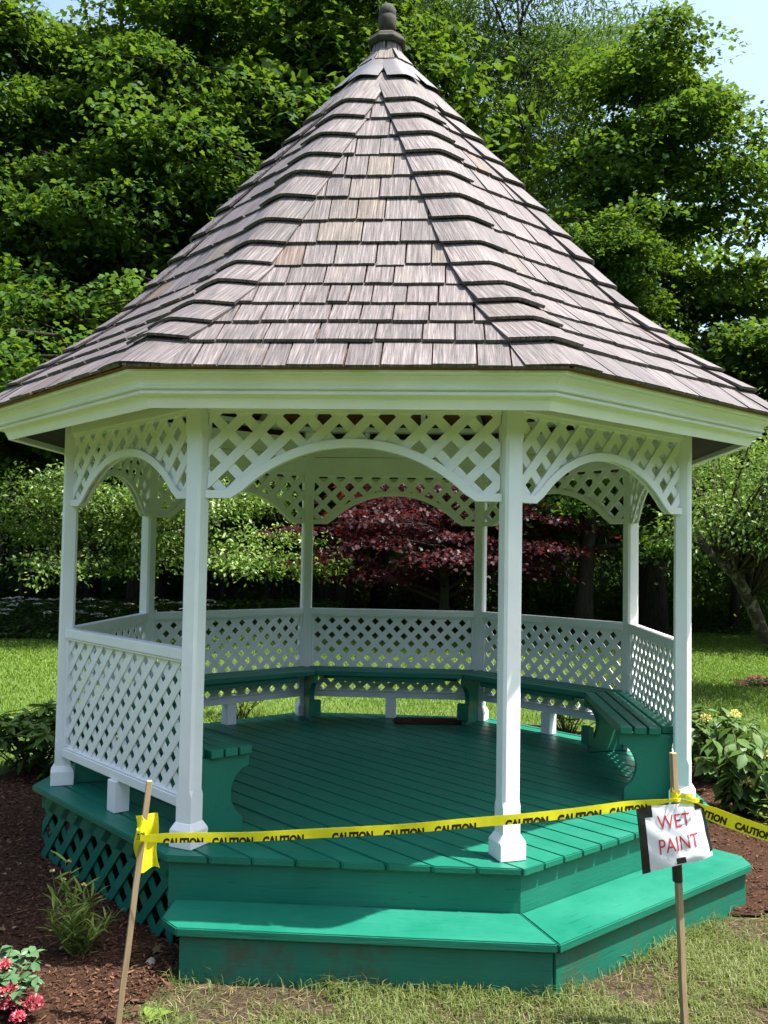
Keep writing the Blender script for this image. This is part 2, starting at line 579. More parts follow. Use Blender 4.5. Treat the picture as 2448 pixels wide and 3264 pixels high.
# spaced sheathing boards seen from inside
for az in BAYS:
    bx = []
    V, F = [], []
    for z in np.arange(2.50, 4.3, .13):
        a0, a1 = hip_r(z) * C22 - .052, hip_r(z + .085) * C22 - .052
        b = len(V)
        for a, zz in ((a0, z), (a1, z + .085), (a1 - .012, z + .078), (a0 - .012, z - .007)):
            V += [(-a * T22, -a, zz), (a * T22, -a, zz)]
        F += [tuple(b + i for i in q) for q in [(0, 1, 3, 2), (2, 3, 5, 4), (4, 5, 7, 6), (6, 7, 1, 0)]]
    child('sheathing_board', fix(pydata(V, F)), SHEATH, bayM(az), roof)

# rafters: eight hips and two jacks a side
def rafter(path, w, h, name):
    V, F = [], []
    for a, z in path:
        V += [(-w / 2, -a, z), (w / 2, -a, z), (w / 2, -a, z - h), (-w / 2, -a, z - h)]
    for i in range(len(path) - 1):
        for k in range(4): F.append((i * 4 + k, i * 4 + (k + 1) % 4, i * 4 + 4 + (k + 1) % 4, i * 4 + 4 + k))
    F += [(0, 1, 2, 3), tuple((len(path) - 1) * 4 + k for k in range(4))]
    return fix(pydata(V, F))
hip_path = [(r0 - .08, z0 - .02) for r0, z0 in HIP if .25 < r0 < 2.30]
hm = rafter(hip_path, .04, .10, 'hip')
for az in BAYS:
    child('rafter', hm, WHITE, Matrix.Rotation(radians(az + 22.5 + 90), 4, 'Z'))
jack = rafter([(r0 * C22 - .075, z0 - .015) for r0, z0 in HIP if 1.2 < r0 < 2.2], .038, .09, 'jack')
for az in BAYS:
    for dx in (-.24, .24):
        child('rafter', jack, WHITE, bayM(az) @ Matrix.Translation((dx, 0, 0)))

# --- fascia with crown moulding
fas = [(2.106, 1.996), (2.138, 2.060), (2.138, 2.135), (2.112, 2.135), (2.112, 2.064), (2.081, 2.002)]
crown = [(2.1395, 2.050), (2.156, 2.046), (2.166, 2.050), (2.169, 2.057), (2.165, 2.063), (2.157, 2.066), (2.157, 2.070), (2.176, 2.071), (2.181, 2.076), (2.180, 2.081), (2.173, 2.085), (2.173, 2.094),
         (2.179, 2.106), (2.192, 2.115), (2.210, 2.120), (2.222, 2.120), (2.222, 2.126), (2.243, 2.127), (2.247, 2.132), (2.247, 2.150), (2.1395, 2.150)]
soffit = [(2.108, 2.030), (1.812, 2.262), (1.812, 2.272), (2.108, 2.040)]
tailM = rafter([(1.98, 2.205), (2.235, 2.020)], .030, .016, 'tail')
for az in BAYS:
    child('soffit', sweep(soffit), SOFFIT, bayM(az))
    child('rafter_tail', tailM, WHITE, Matrix.Rotation(radians(az + 22.5 + 90), 4, 'Z') @ Matrix.Translation((-.03, 0, 0)))
    child('rafter_tail', tailM, WHITE, Matrix.Rotation(radians(az + 22.5 + 90), 4, 'Z') @ Matrix.Translation((.03, 0, 0)))
for az in BAYS:
    f_ = child('fascia', sweep(fas), WHITE, bayM(az))
    child('crown_moulding', sweep(crown), WHITE, bayM(az), f_)

# --- shingles
COURSES = [2.148, 2.285, 2.412, 2.540, 2.678, 2.815, 2.968, 3.135, 3.305, 3.480, 3.655, 3.825, 3.990, 4.155, 4.315, 4.470, 4.610, 4.735]
def face_frame(az, za, zb):
    aa, ab = hip_r(za) * C22, hip_r(zb) * C22
    O = Vector((0, -aa, za)); Y = Vector((0, aa - ab, zb - za)); L = Y.length; Y.normalize()
    X = Vector((1, 0, 0)); Z = X.cross(Y)
    M = Matrix(((X.x, Y.x, Z.x, O.x), (X.y, Y.y, Z.y, O.y), (X.z, Y.z, Z.z, O.z), (0, 0, 0, 1)))
    return bayM(az) @ M, L, aa * T22, ab * T22

def shingle_mesh(xa, xb, xta, xtb, L, th, lift, drop):
    """butt from xa to xb at y = -drop, top from xta to xtb at y = L"""
    n = 4
    V = []
    for i in range(n + 1):
        f = i / n
        wob = rnd.uniform(-.002, .002)
        x = xa + (xb - xa) * f; y = -drop + wob
        V += [(x, y, lift + th), (x, y, lift)]
    b = len(V)
    V += [(xta, L, lift * .15 + .004), (xtb, L, lift * .15 + .004), (xta, L, 0), (xtb, L, 0)]
    F = []
    top = [2 * i for i in range(n + 1)]
    F.append(tuple(top + [b + 1, b]))
    F.append(tuple([2 * i + 1 for i in range(n, -1, -1)] + [b + 2, b + 3]))
    for i in range(n): F.append((2 * i, 2 * i + 1, 2 * i + 3, 2 * i + 2))
    F.append((0, b, b + 2, 1)); F.append((2 * n, 2 * n + 1, b + 3, b + 1))
    return fix(pydata(V, F))

def face_shingles(az, as_parts):
    JV, JF = [], []
    prev_joints = []
    for ci in range(len(COURSES) - 1):
        za = COURSES[ci]; zb = COURSES[min(ci + 1, len(COURSES) - 1)]
        M, L, wa, wb = face_frame(az, za, zb)
        Lx = L * 1.12
        wt = wa + (wb - wa) * 1.12
        x = -wa
        joints = []
        cuts = [-wa]
        while x < wa - .05:
            for _ in range(8):
                w = rnd.choice((.105, .125, .145, .165, .185, .205, .225, .255)) * rnd.uniform(.95, 1.05)
                if all(abs(x + w - j) > .025 for j in prev_joints): break
            x += w
            if x > wa - .07: x = wa
            joints.append(x); cuts.append(x)
        prev_joints = joints
        for a, b in zip(cuts[:-1], cuts[1:]):
            g = rnd.uniform(.0028, .0052)
            a_, b_ = a + g, b - g
            ta, tb = max(a_, -wt), min(b_, wt)
            if tb - ta < .004:
                mid = max(-wt, min(wt, (a_ + b_) / 2)); ta, tb = mid - .002, mid + .002
            cx = (a + b) / 2
            me = shingle_mesh(a_ - cx, b_ - cx, ta - cx, tb - cx, Lx, rnd.uniform(.011, .018), rnd.uniform(.006, .012), rnd.uniform(.0, .016) + (.012 if ci == 0 else 0))
            W = M @ Matrix.Translation((cx, 0, 0))
            if as_parts: child('shingle', me, SHINGLE, W, roof)
            else:
                bb = len(JV); JV += [W @ v.co for v in me.vertices]; JF += [tuple(bb + i for i in q.vertices) for q in me.polygons]
                bpy.data.meshes.remove(me)
    if not as_parts: return JV, JF
for az in (-135, -90, -45): face_shingles(az, True)
FV, FF = [], []
for az in (0, 45, 90, 135, 180):
    a, b = face_shingles(az, False); k = len(FV); FV += a; FF += [tuple(k + i for i in q) for q in b]
tag(child('far_shingles', pydata(FV, FF), SHINGLE, None, roof), kind='stuff')

# --- hip caps
def cap_mesh(az, za, zb, wing, k, lift, th):
    t = radians(az)
    def ring(z, wg, lf, n=12):
        r0 = hip_r(z)
        hip = Vector((r0 * cos(t), r0 * sin(t), z))
        f1, f2 = t + radians(22.5), t - radians(22.5)
        e1 = Vector((-sin(f1), cos(f1), 0)); e2 = -Vector((-sin(f2), cos(f2), 0))
        sl = (hip_r(z - .05) - hip_r(z + .05)) * C22 / .1
        n1 = Vector((cos(f1), sin(f1), sl)).normalized(); n2 = Vector((cos(f2), sin(f2), sl)).normalized()
        out = []
        for i in range(n + 1):
            sg = -1 + 2 * i / n
            sv = sg * wg
            fa = (sv + sqrt(sv * sv + k * k)) / 2; fb = (-sv + sqrt(sv * sv + k * k)) / 2
            w1 = .5 + .5 * sv / sqrt(sv * sv + k * k + 1e-9)
            nrm = (n1 * w1 + n2 * (1 - w1)).normalized()
            p = hip + e1 * fa + e2 * fb + nrm * (lf + k * .28 * (1 - abs(sg)))
            out.append((p, nrm))
        return out
    A = ring(za, wing, lift); B = ring(zb, wing * .97, .006)
    V = [p + n_ * th for p, n_ in A] + [p for p, n_ in A] + [p + n_ * .006 for p, n_ in B] + [p for p, n_ in B]
    m = len(A)
    F = []
    for i in range(m - 1):
        F += [(4 * m + i, 4 * m + i + 1, 5 * m + i + 1, 5 * m + i), (m + i, 3 * m + i, 3 * m + i + 1, m + i + 1), (i, m + i, m + i + 1, i + 1)]
    F += [(0, 2 * m, 3 * m, m), (m - 1, 2 * m - 1, 4 * m - 1, 3 * m - 1)]
    V += [p + n_ * th for p, n_ in A] + [p + n_ * .006 for p, n_ in B]
    O = Vector((hip_r(za) * cos(t), hip_r(za) * sin(t), za))
    Y = (Vector((hip_r(zb) * cos(t), hip_r(zb) * sin(t), zb)) - O).normalized()
    X = Vector((-sin(t), cos(t), 0)); Z = X.cross(Y)
    M = Matrix(((X.x, Y.x, Z.x, O.x), (X.y, Y.y, Z.y, O.y), (X.z, Y.z, Z.z, O.z), (0, 0, 0, 1)))
    Mi = M.inverted()
    me = pydata([Mi @ v for v in V], F)
    for p in me.polygons: p.use_smooth = min(p.vertices) >= 4 * m       # the upper sheet only
    return me, M
CAPZ = [2.152, 2.30, 2.420, 2.540, 2.680, 2.820, 2.970, 3.140, 3.312, 3.490, 3.668, 3.838, 4.003, 4.175, 4.46]
CJV, CJF = [], []
for az in [a + 22.5 for a in BAYS]:
    near = -160 < az < -20
    for i in range(len(CAPZ) - 1):
        za, zb = CAPZ[i] - (.030 + rnd.uniform(-.012, .012) if i else .012), CAPZ[i + 1] + .02
        if i == len(CAPZ) - 2: zb = CAPZ[i + 1]
        wing = min(.185, .06 + hip_r(za) * .30) * rnd.uniform(.95, 1.05)
        kk = (.075 if az < -90 else .03) * rnd.uniform(.8, 1.2)
        me, M = cap_mesh(az, za, zb, wing, kk, .027 + rnd.uniform(0, .006), rnd.uniform(.013, .018))
        if near: child('hip_cap', me, SHINGLE, M, roof)
        else:
            k = len(CJV); CJV += [M @ v.co for v in me.vertices]; CJF += [tuple(k + j for j in q.vertices) for q in me.polygons]
            bpy.data.meshes.remove(me)
    me, M = cap_mesh(az, 4.375, 4.600, .105, .05 if az < -90 else .02, .046, .003)
    child('flashing', me, LEAD, M, roof)
tag(child('far_hip_caps', pydata(CJV, CJF), SHINGLE, None, roof), kind='stuff')

# top ring of small shingles under the collar, collar and acorn finial
V, F = [], []
for k in range(8):
    t0, t1 = radians(45 * k + 3), radians(45 * k + 42)
    for j, (ta, tb) in enumerate(((t0, (t0 + t1) / 2 - .02), ((t0 + t1) / 2 + .02, t1))):
        b = len(V)
        for r0, z0 in ((.112, 4.70), (.092, 4.80), (.082, 4.80), (.10, 4.70)):
            V += [(r0 * cos(ta), r0 * sin(ta), z0), (r0 * cos(tb), r0 * sin(tb), z0)]
        F += [tuple(b + i for i in q) for q in [(0, 1, 3, 2), (2, 3, 5, 4), (4, 5, 7, 6), (6, 7, 1, 0), (0, 2, 4, 6), (1, 7, 5, 3)]]
child('ring_shingles', fix(pydata(V, F)), SHINGLE, None, roof)
fin = child('finial', fix(pydata(*lathe([(.02, 4.80), (.044, 4.83), (.042, 4.885), (.052, 4.895), (.060, 4.92), (.063, 4.955), (.061, 4.985), (.056, 4.992), (.058, 4.998), (.060, 5.012), (.054, 5.045), (.040, 5.068), (.018, 5.080)], 16)), smooth=True), OLDWOOD, None, roof)
child('collar', fix(pydata(*lathe([(.080, 4.782), (.118, 4.775), (.134, 4.792), (.136, 4.806), (.126, 4.818), (.122, 4.832), (.098, 4.852), (.04, 4.866)], 8)), .003, 1), OLDWOOD, None, fin)

# --- bench round the closed sides
SEAT = .42
slw, slg = .0685, .0115
BI = 1.745
for az in (0, 45, 90, 135, 180, -135):
    left_end, right_end = (az == 0), (az == -135)         # open ends at the doorway posts
    M = bayM(az)
    def halfw(a): return a * T22 - .0025
    apron = [(-.55, .55, -BI + .09, -BI + .125, SEAT - .085, SEAT - .042), (-.45, .45, -BI + .235, -BI + .27, SEAT - .085, SEAT - .042)]
    bench = child('bench', multibox([(x0, x1, y0_, y1_, z0, z1) for x0, x1, y0_, y1_, z0, z1 in apron], .003), GREEN, M)
    for j in range(4):
        a1 = BI - j * (slw + slg); a0 = a1 - slw
        def ends(a, sgn):
            if sgn < 0 and left_end: return -.735
            if sgn > 0 and right_end: return .735
            return sgn * halfw(a)
        poly = [(ends(a1, -1), -a1), (ends(a1, 1), -a1), (ends(a0, 1), -a0), (ends(a0, -1), -a0)]
        if j == 0:      # notch past the posts
            poly = [(max(-.69, p[0]) if not left_end else max(-.69, p[0]), p[1]) for p in poly]
            poly = [(min(.69, p[0]), p[1]) for p in poly]
        child('bench_slat', prism(poly, SEAT - .041, SEAT, 'z', .004, 1), GREEN, M, bench)
# scalloped supports: profile (distance from the back, z)
def support_profile(depth):
    pts = [(0, .0), (0, SEAT - .044), (depth, SEAT - .044), (depth, SEAT - .105)]
    # concave scallop in the front edge
    cxr, czr, rr = depth + .035, .19, .135
    for t in np.linspace(60, -55, 12):
        pts.append((cxr - rr * cos(radians(t)) * 1.0, czr + rr * sin(radians(t))))
    pts += [(depth - .03, .062), (depth - .03, .0)]
    return pts
sup_end = support_profile(.30)
def support(W):
    child('bench_support', prism(sup_end, -.02, .02, 'x', .003, 1), GREEN, W)
# ends at the doorway: set in from the slat ends
support(bayM(-135) @ Matrix.Translation((.685, -BI + .012, .002)))
support(bayM(0) @ Matrix.Translation((-.685, -BI + .012, .002)))
for az in (22.5, 67.5, 112.5, 157.5, -157.5):
    support(Matrix.Rotation(radians(az + 90), 4, 'Z') @ Matrix.Translation((0, -1.855, .002)))
    child('bench_support_block', multibox([(-.05, .05, -1.60, -1.555, .05, .18)], .004), GREEN, Matrix.Rotation(radians(az + 90), 4, 'Z'))
# ------------------------------------------------------------------ vegetation helpers
def tint_mesh(name, V, faces_loop, loop_start, loop_total, tint, smooth=False):
    me = bpy.data.meshes.new(name)
    nv, nl, nf = len(V), len(faces_loop), len(loop_start)
    me.vertices.add(nv); me.loops.add(nl); me.polygons.add(nf)
    me.vertices.foreach_set('co', np.asarray(V, dtype=np.float32).ravel())
    me.loops.foreach_set('vertex_index', np.asarray(faces_loop, dtype=np.int32))
    me.polygons.foreach_set('loop_start', np.asarray(loop_start, dtype=np.int32))
    me.polygons.foreach_set('loop_total', np.asarray(loop_total, dtype=np.int32))
    if smooth: me.polygons.foreach_set('use_smooth', np.ones(nf, dtype=bool))
    at = me.attributes.new('tint', 'FLOAT', 'POINT')
    at.data.foreach_set('value', np.asarray(tint, dtype=np.float32))
    me.update(calc_edges=True)
    return me

TEMPL = {
    # (vertices (x across, y along, z fold), faces)
    'maple': ([(0, 0, 0), (.30, .05, -.03), (.50, .30, -.08), (.28, .42, 0), (.34, .72, -.05), (.12, .66, .02), (0, 1.0, -.06), (-.12, .66, .02), (-.34, .72, -.05), (-.28, .42, 0), (-.50, .30, -.08), (-.30, .05, -.03)],
              [(0, 1, 2, 3, 4, 5, 6, 7, 8, 9, 10, 11)]),
    'maple5': ([(0, 0, 0), (.50, .22, -.07), (.24, .50, 0), (.30, .80, -.05), (0, 1.0, -.05), (-.30, .80, -.05), (-.24, .50, 0), (-.50, .22, -.07)], [(0, 1, 2, 3, 4, 5, 6, 7)]),
    'oval': ([(0, 0, 0), (.24, .30, .06), (.25, .62, .05), (0, 1.0, -.10), (-.25, .62, .05), (-.24, .30, .06), (0, .5, 0)], [(0, 1, 6), (1, 2, 6), (2, 3, 6), (3, 4, 6), (4, 5, 6), (5, 0, 6)]),
    'oval2': ([(0, 0, 0), (.26, .45, .06), (0, 1.0, -.08), (-.26, .45, .06)], [(0, 1, 2), (0, 2, 3)]),
    'lance': ([(0, 0, 0), (.085, .30, .015), (.08, .62, .0), (0, 1.0, -.16), (-.08, .62, .0), (-.085, .30, .015)], [(0, 1, 2, 5), (5, 2, 4), (2, 3, 4)]),
    'straw': ([(-.022, 0, 0), (.022, 0, 0), (.026, .5, .03), (.008, 1, 0), (-.02, .5, .03)], [(0, 1, 2, 4), (2, 3, 4)]),
    'chip': ([(-.13, 0, 0), (.10, .05, .01), (.14, .6, .02), (.02, 1.0, 0), (-.12, .8, .015)], [(0, 1, 2, 3, 4)]),
    'blade': ([(0, 0, 0), (.055, .35, .01), (.05, .65, .0), (0, 1.0, -.12), (-.05, .65, .0), (-.055, .35, .01)], [(0, 1, 2, 5), (5, 2, 4), (2, 3, 4)]),
    'lance2': ([(0, 0, 0), (.12, .45, .02), (0, 1.0, -.08), (-.12, .45, .02)], [(0, 1, 2), (0, 2, 3)]),
    'rhodo': ([(0, 0, 0), (.11, .30, .02), (.135, .62, .0), (0, 1.0, -.12), (-.135, .62, .0), (-.11, .30, .02), (0, .5, -.01)], [(0, 1, 6), (1, 2, 6), (2, 3, 6), (3, 4, 6), (4, 5, 6), (5, 0, 6)]),
    'petal': ([(0, 0, 0), (.34, .45, .10), (.26, .9, .02), (0, 1.0, .0), (-.26, .9, .02), (-.34, .45, .10)], [(0, 1, 2, 3), (0, 3, 4, 5)]),
    'quad': ([(-.5, 0, 0), (.5, 0, 0), (.5, 1, 0), (-.5, 1, 0)], [(0, 1, 2, 3)]),
}

def leaves(name, kind, P, D, N, size, tint):
    """one mesh of many leaves: P base points, D direction of the tip, N up side, size lengths"""
    P = np.asarray(P, float); D = np.asarray(D, float); N = np.asarray(N, float)
    D /= np.linalg.norm(D, axis=1, keepdims=True) + 1e-9
    X = np.cross(D, N); X /= np.linalg.norm(X, axis=1, keepdims=True) + 1e-9
    Z = np.cross(X, D)
    tv, tf = TEMPL[kind]
    tv = np.array(tv)
    size = np.asarray(size)
    V = P[:, None, :] + size[:, None, None] * (tv[None, :, 0, None] * X[:, None, :] + tv[None, :, 1, None] * D[:, None, :] + tv[None, :, 2, None] * Z[:, None, :])
    n, k = len(P), len(tv)
    base = (np.arange(n) * k)[:, None]
    idx = np.concatenate([np.array(f) for f in tf])
    loops = (base + idx[None, :]).ravel()
    tot = np.tile(np.array([len(f) for f in tf]), n)
    start = np.concatenate([[0], np.cumsum(tot)[:-1]])
    return tint_mesh(name, V.reshape(-1, 3), loops, start, tot, np.repeat(tint, k))

def unit(v): return v / (np.linalg.norm(v, axis=-1, keepdims=True) + 1e-9)

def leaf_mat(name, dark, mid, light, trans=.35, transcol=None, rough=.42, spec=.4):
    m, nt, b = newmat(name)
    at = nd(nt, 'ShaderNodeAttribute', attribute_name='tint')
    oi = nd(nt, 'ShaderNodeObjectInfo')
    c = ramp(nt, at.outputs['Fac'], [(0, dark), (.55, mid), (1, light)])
    hsv = nd(nt, 'ShaderNodeHueSaturation')
    vr = nd(nt, 'ShaderNodeMapRange', i_3=.82, i_4=1.18); nt.links.new(oi.outputs['Random'], vr.inputs[0])
    nt.links.new(vr.outputs[0], hsv.inputs['Value'])
    nt.links.new(c, hsv.inputs['Color'])
    nt.nodes.remove(b)
    df = nd(nt, 'ShaderNodeBsdfDiffuse'); nt.links.new(hsv.outputs[0], df.inputs[0])
    gl = nd(nt, 'ShaderNodeBsdfGlossy'); gl.inputs[0].default_value = (.9, .95, 1, 1); gl.inputs['Roughness'].default_value = rough
    m0 = nd(nt, 'ShaderNodeMixShader', i_0=spec * .05)
    nt.links.new(df.outputs[0], m0.inputs[1]); nt.links.new(gl.outputs[0], m0.inputs[2])
    out = m0
    if trans > 0:
        tr = nd(nt, 'ShaderNodeBsdfTranslucent')
        if transcol: tr.inputs[0].default_value = (*transcol, 1)
        else: nt.links.new(hsv.outputs[0], tr.inputs[0])
        out = nd(nt, 'ShaderNodeMixShader', i_0=trans)
        nt.links.new(m0.outputs[0], out.inputs[1]); nt.links.new(tr.outputs[0], out.inputs[2])
    nt.links.new(out.outputs[0], nt.nodes['Material Output'].inputs[0])
    return m

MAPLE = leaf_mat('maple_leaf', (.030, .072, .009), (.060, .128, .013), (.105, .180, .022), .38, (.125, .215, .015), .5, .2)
ASHL = leaf_mat('ash_leaf', (.030, .068, .012), (.055, .112, .020), (.095, .160, .036), .35, (.11, .19, .03), .5, .2)
APPLE = leaf_mat('apple_leaf', (.055, .110, .018), (.120, .200, .030), (.235, .310, .070), .32, (.15, .24, .04), .38, .55)
REDL = leaf_mat('red_maple_leaf', (.028, .008, .011), (.058, .014, .018), (.125, .036, .036), .28, (.16, .025, .02), .45, .4)
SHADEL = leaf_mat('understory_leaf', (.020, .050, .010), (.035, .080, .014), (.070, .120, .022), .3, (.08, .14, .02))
RHODOL = leaf_mat('rhododendron_leaf', (.028, .070, .018), (.060, .125, .028), (.150, .225, .042), .2, (.12, .2, .03), .33, .5)
HYDL = leaf_mat('hydrangea_leaf', (.035, .085, .020), (.065, .135, .032), (.120, .190, .055), .28, (.13, .22, .04), .45, .4)
ROSEL = leaf_mat('rose_leaf', (.040, .095, .040), (.065, .140, .062), (.105, .190, .090), .25, (.1, .2, .06), .40, .5)
GRASSM = leaf_mat('grass_blade', (.062, .118, .014), (.098, .175, .020), (.155, .225, .042), .33, (.16, .26, .025), .5, .3)
GRASSN = leaf_mat('trampled_grass', (.070, .098, .026), (.115, .155, .040), (.19, .215, .085), .32, (.2, .26, .05), .5, .3)
DRYM = leaf_mat('dry_grass', (.12, .095, .045), (.20, .165, .08), (.30, .26, .15), .25, None, .7, .2)
CHIPM = leaf_mat('bark_chip', (.035, .016, .009), (.072, .034, .019), (.150, .080, .048), .0, None, .8, .2)
PINK = leaf_mat('pink_petal', (.42, .045, .075), (.62, .11, .16), (.80, .42, .42), .3, None, .5, .3)
WHITEF = leaf_mat('white_flower', (.45, .48, .40), (.62, .64, .58), (.80, .80, .76), .2, None, .6, .3)
YELF = leaf_mat('yellow_flower', (.55, .50, .12), (.65, .60, .20), (.78, .74, .36), .2, None, .6, .3)
WEED = leaf_mat('weed_leaf', (.080, .145, .022), (.15, .23, .040), (.26, .33, .080), .32, (.2, .3, .05), .4, .4)

def mat_bark(name, c0, c1, lichen=None):
    m, nt, b = newmat(name)
    v = mapped(nt, 'Object', (9, 9, 1.6))
    n1 = noise(nt, v, 2.2, 6, .65, .5)
    c = ramp(nt, n1, [(.32, c0), (.68, c1)])
    if lichen:
        v2 = mapped(nt, 'Object', (1, 1, 1))
        n2 = noise(nt, v2, 9, 3)
        f = ramp(nt, n2, [(.56, (0, 0, 0)), (.62, (.8, .8, .8))])
        c = mixc(nt, f, c, lichen)
    nt.links.new(c, b.inputs['Base Color'])
    b.inputs['Roughness'].default_value = .9
    b.inputs['Specular IOR Level'].default_value = .15
    bump(nt, b, n1, .9, .02)
    return m
BARK = mat_bark('bark_grey_brown', (.014, .011, .009), (.045, .038, .030))
BARKL = mat_bark('bark_with_lichen', (.028, .022, .017), (.075, .062, .048), (.16, .165, .12))
STEM = mat_bark('green_brown_stem', (.05, .05, .02), (.10, .11, .045))

# ------------------------------------------------------------------ trees
def make_tree(seed, height, trunk_r, clear, crown_r, n_limb, pads_per_limb, leaves_per_pad, leaf_size, kind, leafmat, bark,
              flat=.42, pad_r=.75, lean=(0, 0), limb_rise=(.15, .75), droop=.35, top_bias=1.0, fork=0, shape='oval', wob=.25):
    """returns (trunk mesh, crown mesh) of one tree standing at the origin"""
    r_ = random.Random(seed); g = np.random.default_rng(seed)
    WV, WF = [], []
    def addtube(path, radii, n=7):
        V, F = tube(path, radii, n, .06, r_.randint(0, 9999))
        b = len(WV); WV.extend(V); WF.extend([tuple(b + i for i in f) for f in F])
    top = height * .93
    nt_ = 9
    def axis(z):
        f = z / height
        return Vector((lean[0] * f + wob * sin(f * 5 + seed), lean[1] * f + wob * cos(f * 4.1 + seed * 1.7) - wob * cos(seed * 1.7) * (1 - f), z)) - Vector((wob * sin(seed) * (1 - f), 0, 0))
    path = [axis(top * i / nt_) for i in range(nt_ + 1)]
    path[0].z = -.15
    radii = [trunk_r * (1.35 if i == 0 else (1.05 - .92 * (i / nt_) ** 1.1)) for i in range(nt_ + 1)]
    addtube(path, radii, 10)
    PC, PD = [], []
    for li in range(n_limb):
        f = (li + r_.uniform(0, .8)) / n_limb
        z = clear + (top - clear) * f ** top_bias
        a = li * 2.399 + r_.uniform(-.5, .5)
        # crown outline by height
        u = (z - clear) / max(.1, (height - clear))
        if shape == 'oval': R = crown_r * max(.22, sin(pi * min(1, (.18 + u * .80))) ** .7)
        elif shape == 'dome': R = crown_r * max(.2, sqrt(max(0.02, 1 - u ** 1.8)))
        elif shape == 'cone': R = crown_r * (1.0 - .80 * u)
        else: R = crown_r * (.55 + .45 * sin(u * pi))
        R *= r_.uniform(.78, 1.12)
        s0 = axis(max(.3, z - R * .25))
        rise = r_.uniform(*limb_rise) * R
        end = s0 + Vector((cos(a) * R, sin(a) * R, rise))
        mid = s0.lerp(end, .5) + Vector((r_.uniform(-.1, .1) * R, r_.uniform(-.1, .1) * R, rise * .28))
        pts = []
        for k in range(7):
            t = k / 6
            pts.append(s0 * (1 - t) ** 2 + mid * 2 * t * (1 - t) + end * t * t)
        lr = trunk_r * (.42 - .25 * u) * r_.uniform(.8, 1.1)
        addtube(pts, [lr * (1 - .86 * k / 6) for k in range(7)], 6)
        for pi_ in range(pads_per_limb):
            t = 1.0 if pi_ == 0 else r_.uniform(.32, 1.0)
            b0 = s0 * (1 - t) ** 2 + mid * 2 * t * (1 - t) + end * t * t
            lat = Vector((-sin(a), cos(a), 0))
            off = lat * r_.gauss(0, .30 * R * t) + Vector((0, 0, r_.uniform(-.10, .32) * pad_r * 1.6))
            pc = b0 + off
            PC.append(pc); PD.append((pc - axis(max(.1, min(height, pc.z)))).normalized())
            if off.length > .25:
                addtube([b0, b0.lerp(pc, .55) + Vector((0, 0, .05)), pc], [lr * .28, lr * .18, lr * .06], 4)
    n_p = len(PC)
    PC = np.array([list(p) for p in PC]); PD = np.array([list(p) for p in PD])
    sizes = pad_r * g.uniform(.65, 1.3, n_p)
    reps = np.maximum(6, (leaves_per_pad * (sizes / pad_r) ** 2 * g.uniform(.75, 1.25, n_p)).astype(int))
    ii = np.repeat(np.arange(n_p), reps)
    n = len(ii)
    # each pad: a drooping, uneven shelf of leaves
    ang = g.uniform(0, 2 * pi, n); rad = np.sqrt(g.uniform(0, 1, n)) * (1 + .30 * np.sin(3 * ang + ii) + .15 * np.sin(7 * ang + 2 * ii)) * np.exp(np.maximum(0, g.normal(0, .28, n)))
    out = PD[ii].copy(); out[:, 2] = 0; out = unit(out + 1e-6)
    lat = np.stack([-out[:, 1], out[:, 0], np.zeros(n)], 1)
    du, dv = np.cos(ang) * rad, np.sin(ang) * rad
    S = sizes[ii][:, None]
    up = np.array([0, 0, 1.0])
    h = flat * (g.uniform(-1, .55, n)) * (1 - .45 * rad) - droop * rad ** 2 * .6 - droop * np.maximum(0, du) * .35
    P = PC[ii] + S * (out * (du * 1.05)[:, None] + lat * dv[:, None] + up * h[:, None])
    rn = g.normal(0, 1, (n, 3))
    D = unit(out * (.55 * du)[:, None] + lat * (.55 * dv)[:, None] + rn * .45 + up * -.28)
    N = unit(up * .95 + out * .35 + g.normal(0, .38, (n, 3)))
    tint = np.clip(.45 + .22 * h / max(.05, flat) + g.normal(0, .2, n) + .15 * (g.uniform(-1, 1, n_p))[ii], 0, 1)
    size = leaf_size * g.uniform(.65, 1.2, n)
    tm = pydata(WV, WF, True); tm.materials.append(bark)
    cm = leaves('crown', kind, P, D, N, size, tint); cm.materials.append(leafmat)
    return tm, cm

def plant_tree(meshes, loc, rot, scale, name, label, group=None, cat='tree', zs=1.0):
    o = bpy.data.objects.new(name, None)
    link(o, None, Matrix.Translation(loc) @ Matrix.Rotation(rot, 4, 'Z') @ Matrix.Diagonal((scale, scale, scale * zs, 1)))
    tag(o, label, cat, group)
    for nm, me in zip(('trunk', 'crown'), meshes):
        link(bpy.data.objects.new(nm, me), o, WM[o.name])
    return o

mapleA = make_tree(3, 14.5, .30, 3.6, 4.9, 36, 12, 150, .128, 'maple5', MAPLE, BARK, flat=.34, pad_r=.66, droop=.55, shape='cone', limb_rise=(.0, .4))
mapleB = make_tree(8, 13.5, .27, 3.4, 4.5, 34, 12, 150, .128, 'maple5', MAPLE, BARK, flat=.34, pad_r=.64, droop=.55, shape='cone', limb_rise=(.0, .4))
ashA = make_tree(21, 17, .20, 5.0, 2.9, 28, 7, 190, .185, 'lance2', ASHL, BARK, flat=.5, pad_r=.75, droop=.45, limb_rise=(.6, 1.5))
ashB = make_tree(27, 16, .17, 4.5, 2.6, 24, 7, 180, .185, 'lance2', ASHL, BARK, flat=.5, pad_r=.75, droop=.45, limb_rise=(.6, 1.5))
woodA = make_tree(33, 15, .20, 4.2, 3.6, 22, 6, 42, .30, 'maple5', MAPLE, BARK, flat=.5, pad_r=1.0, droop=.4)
woodB = make_tree(39, 16, .16, 5.2, 3.3, 20, 6, 42, .30, 'maple5', MAPLE, BARK, flat=.5, pad_r=1.0, droop=.4)

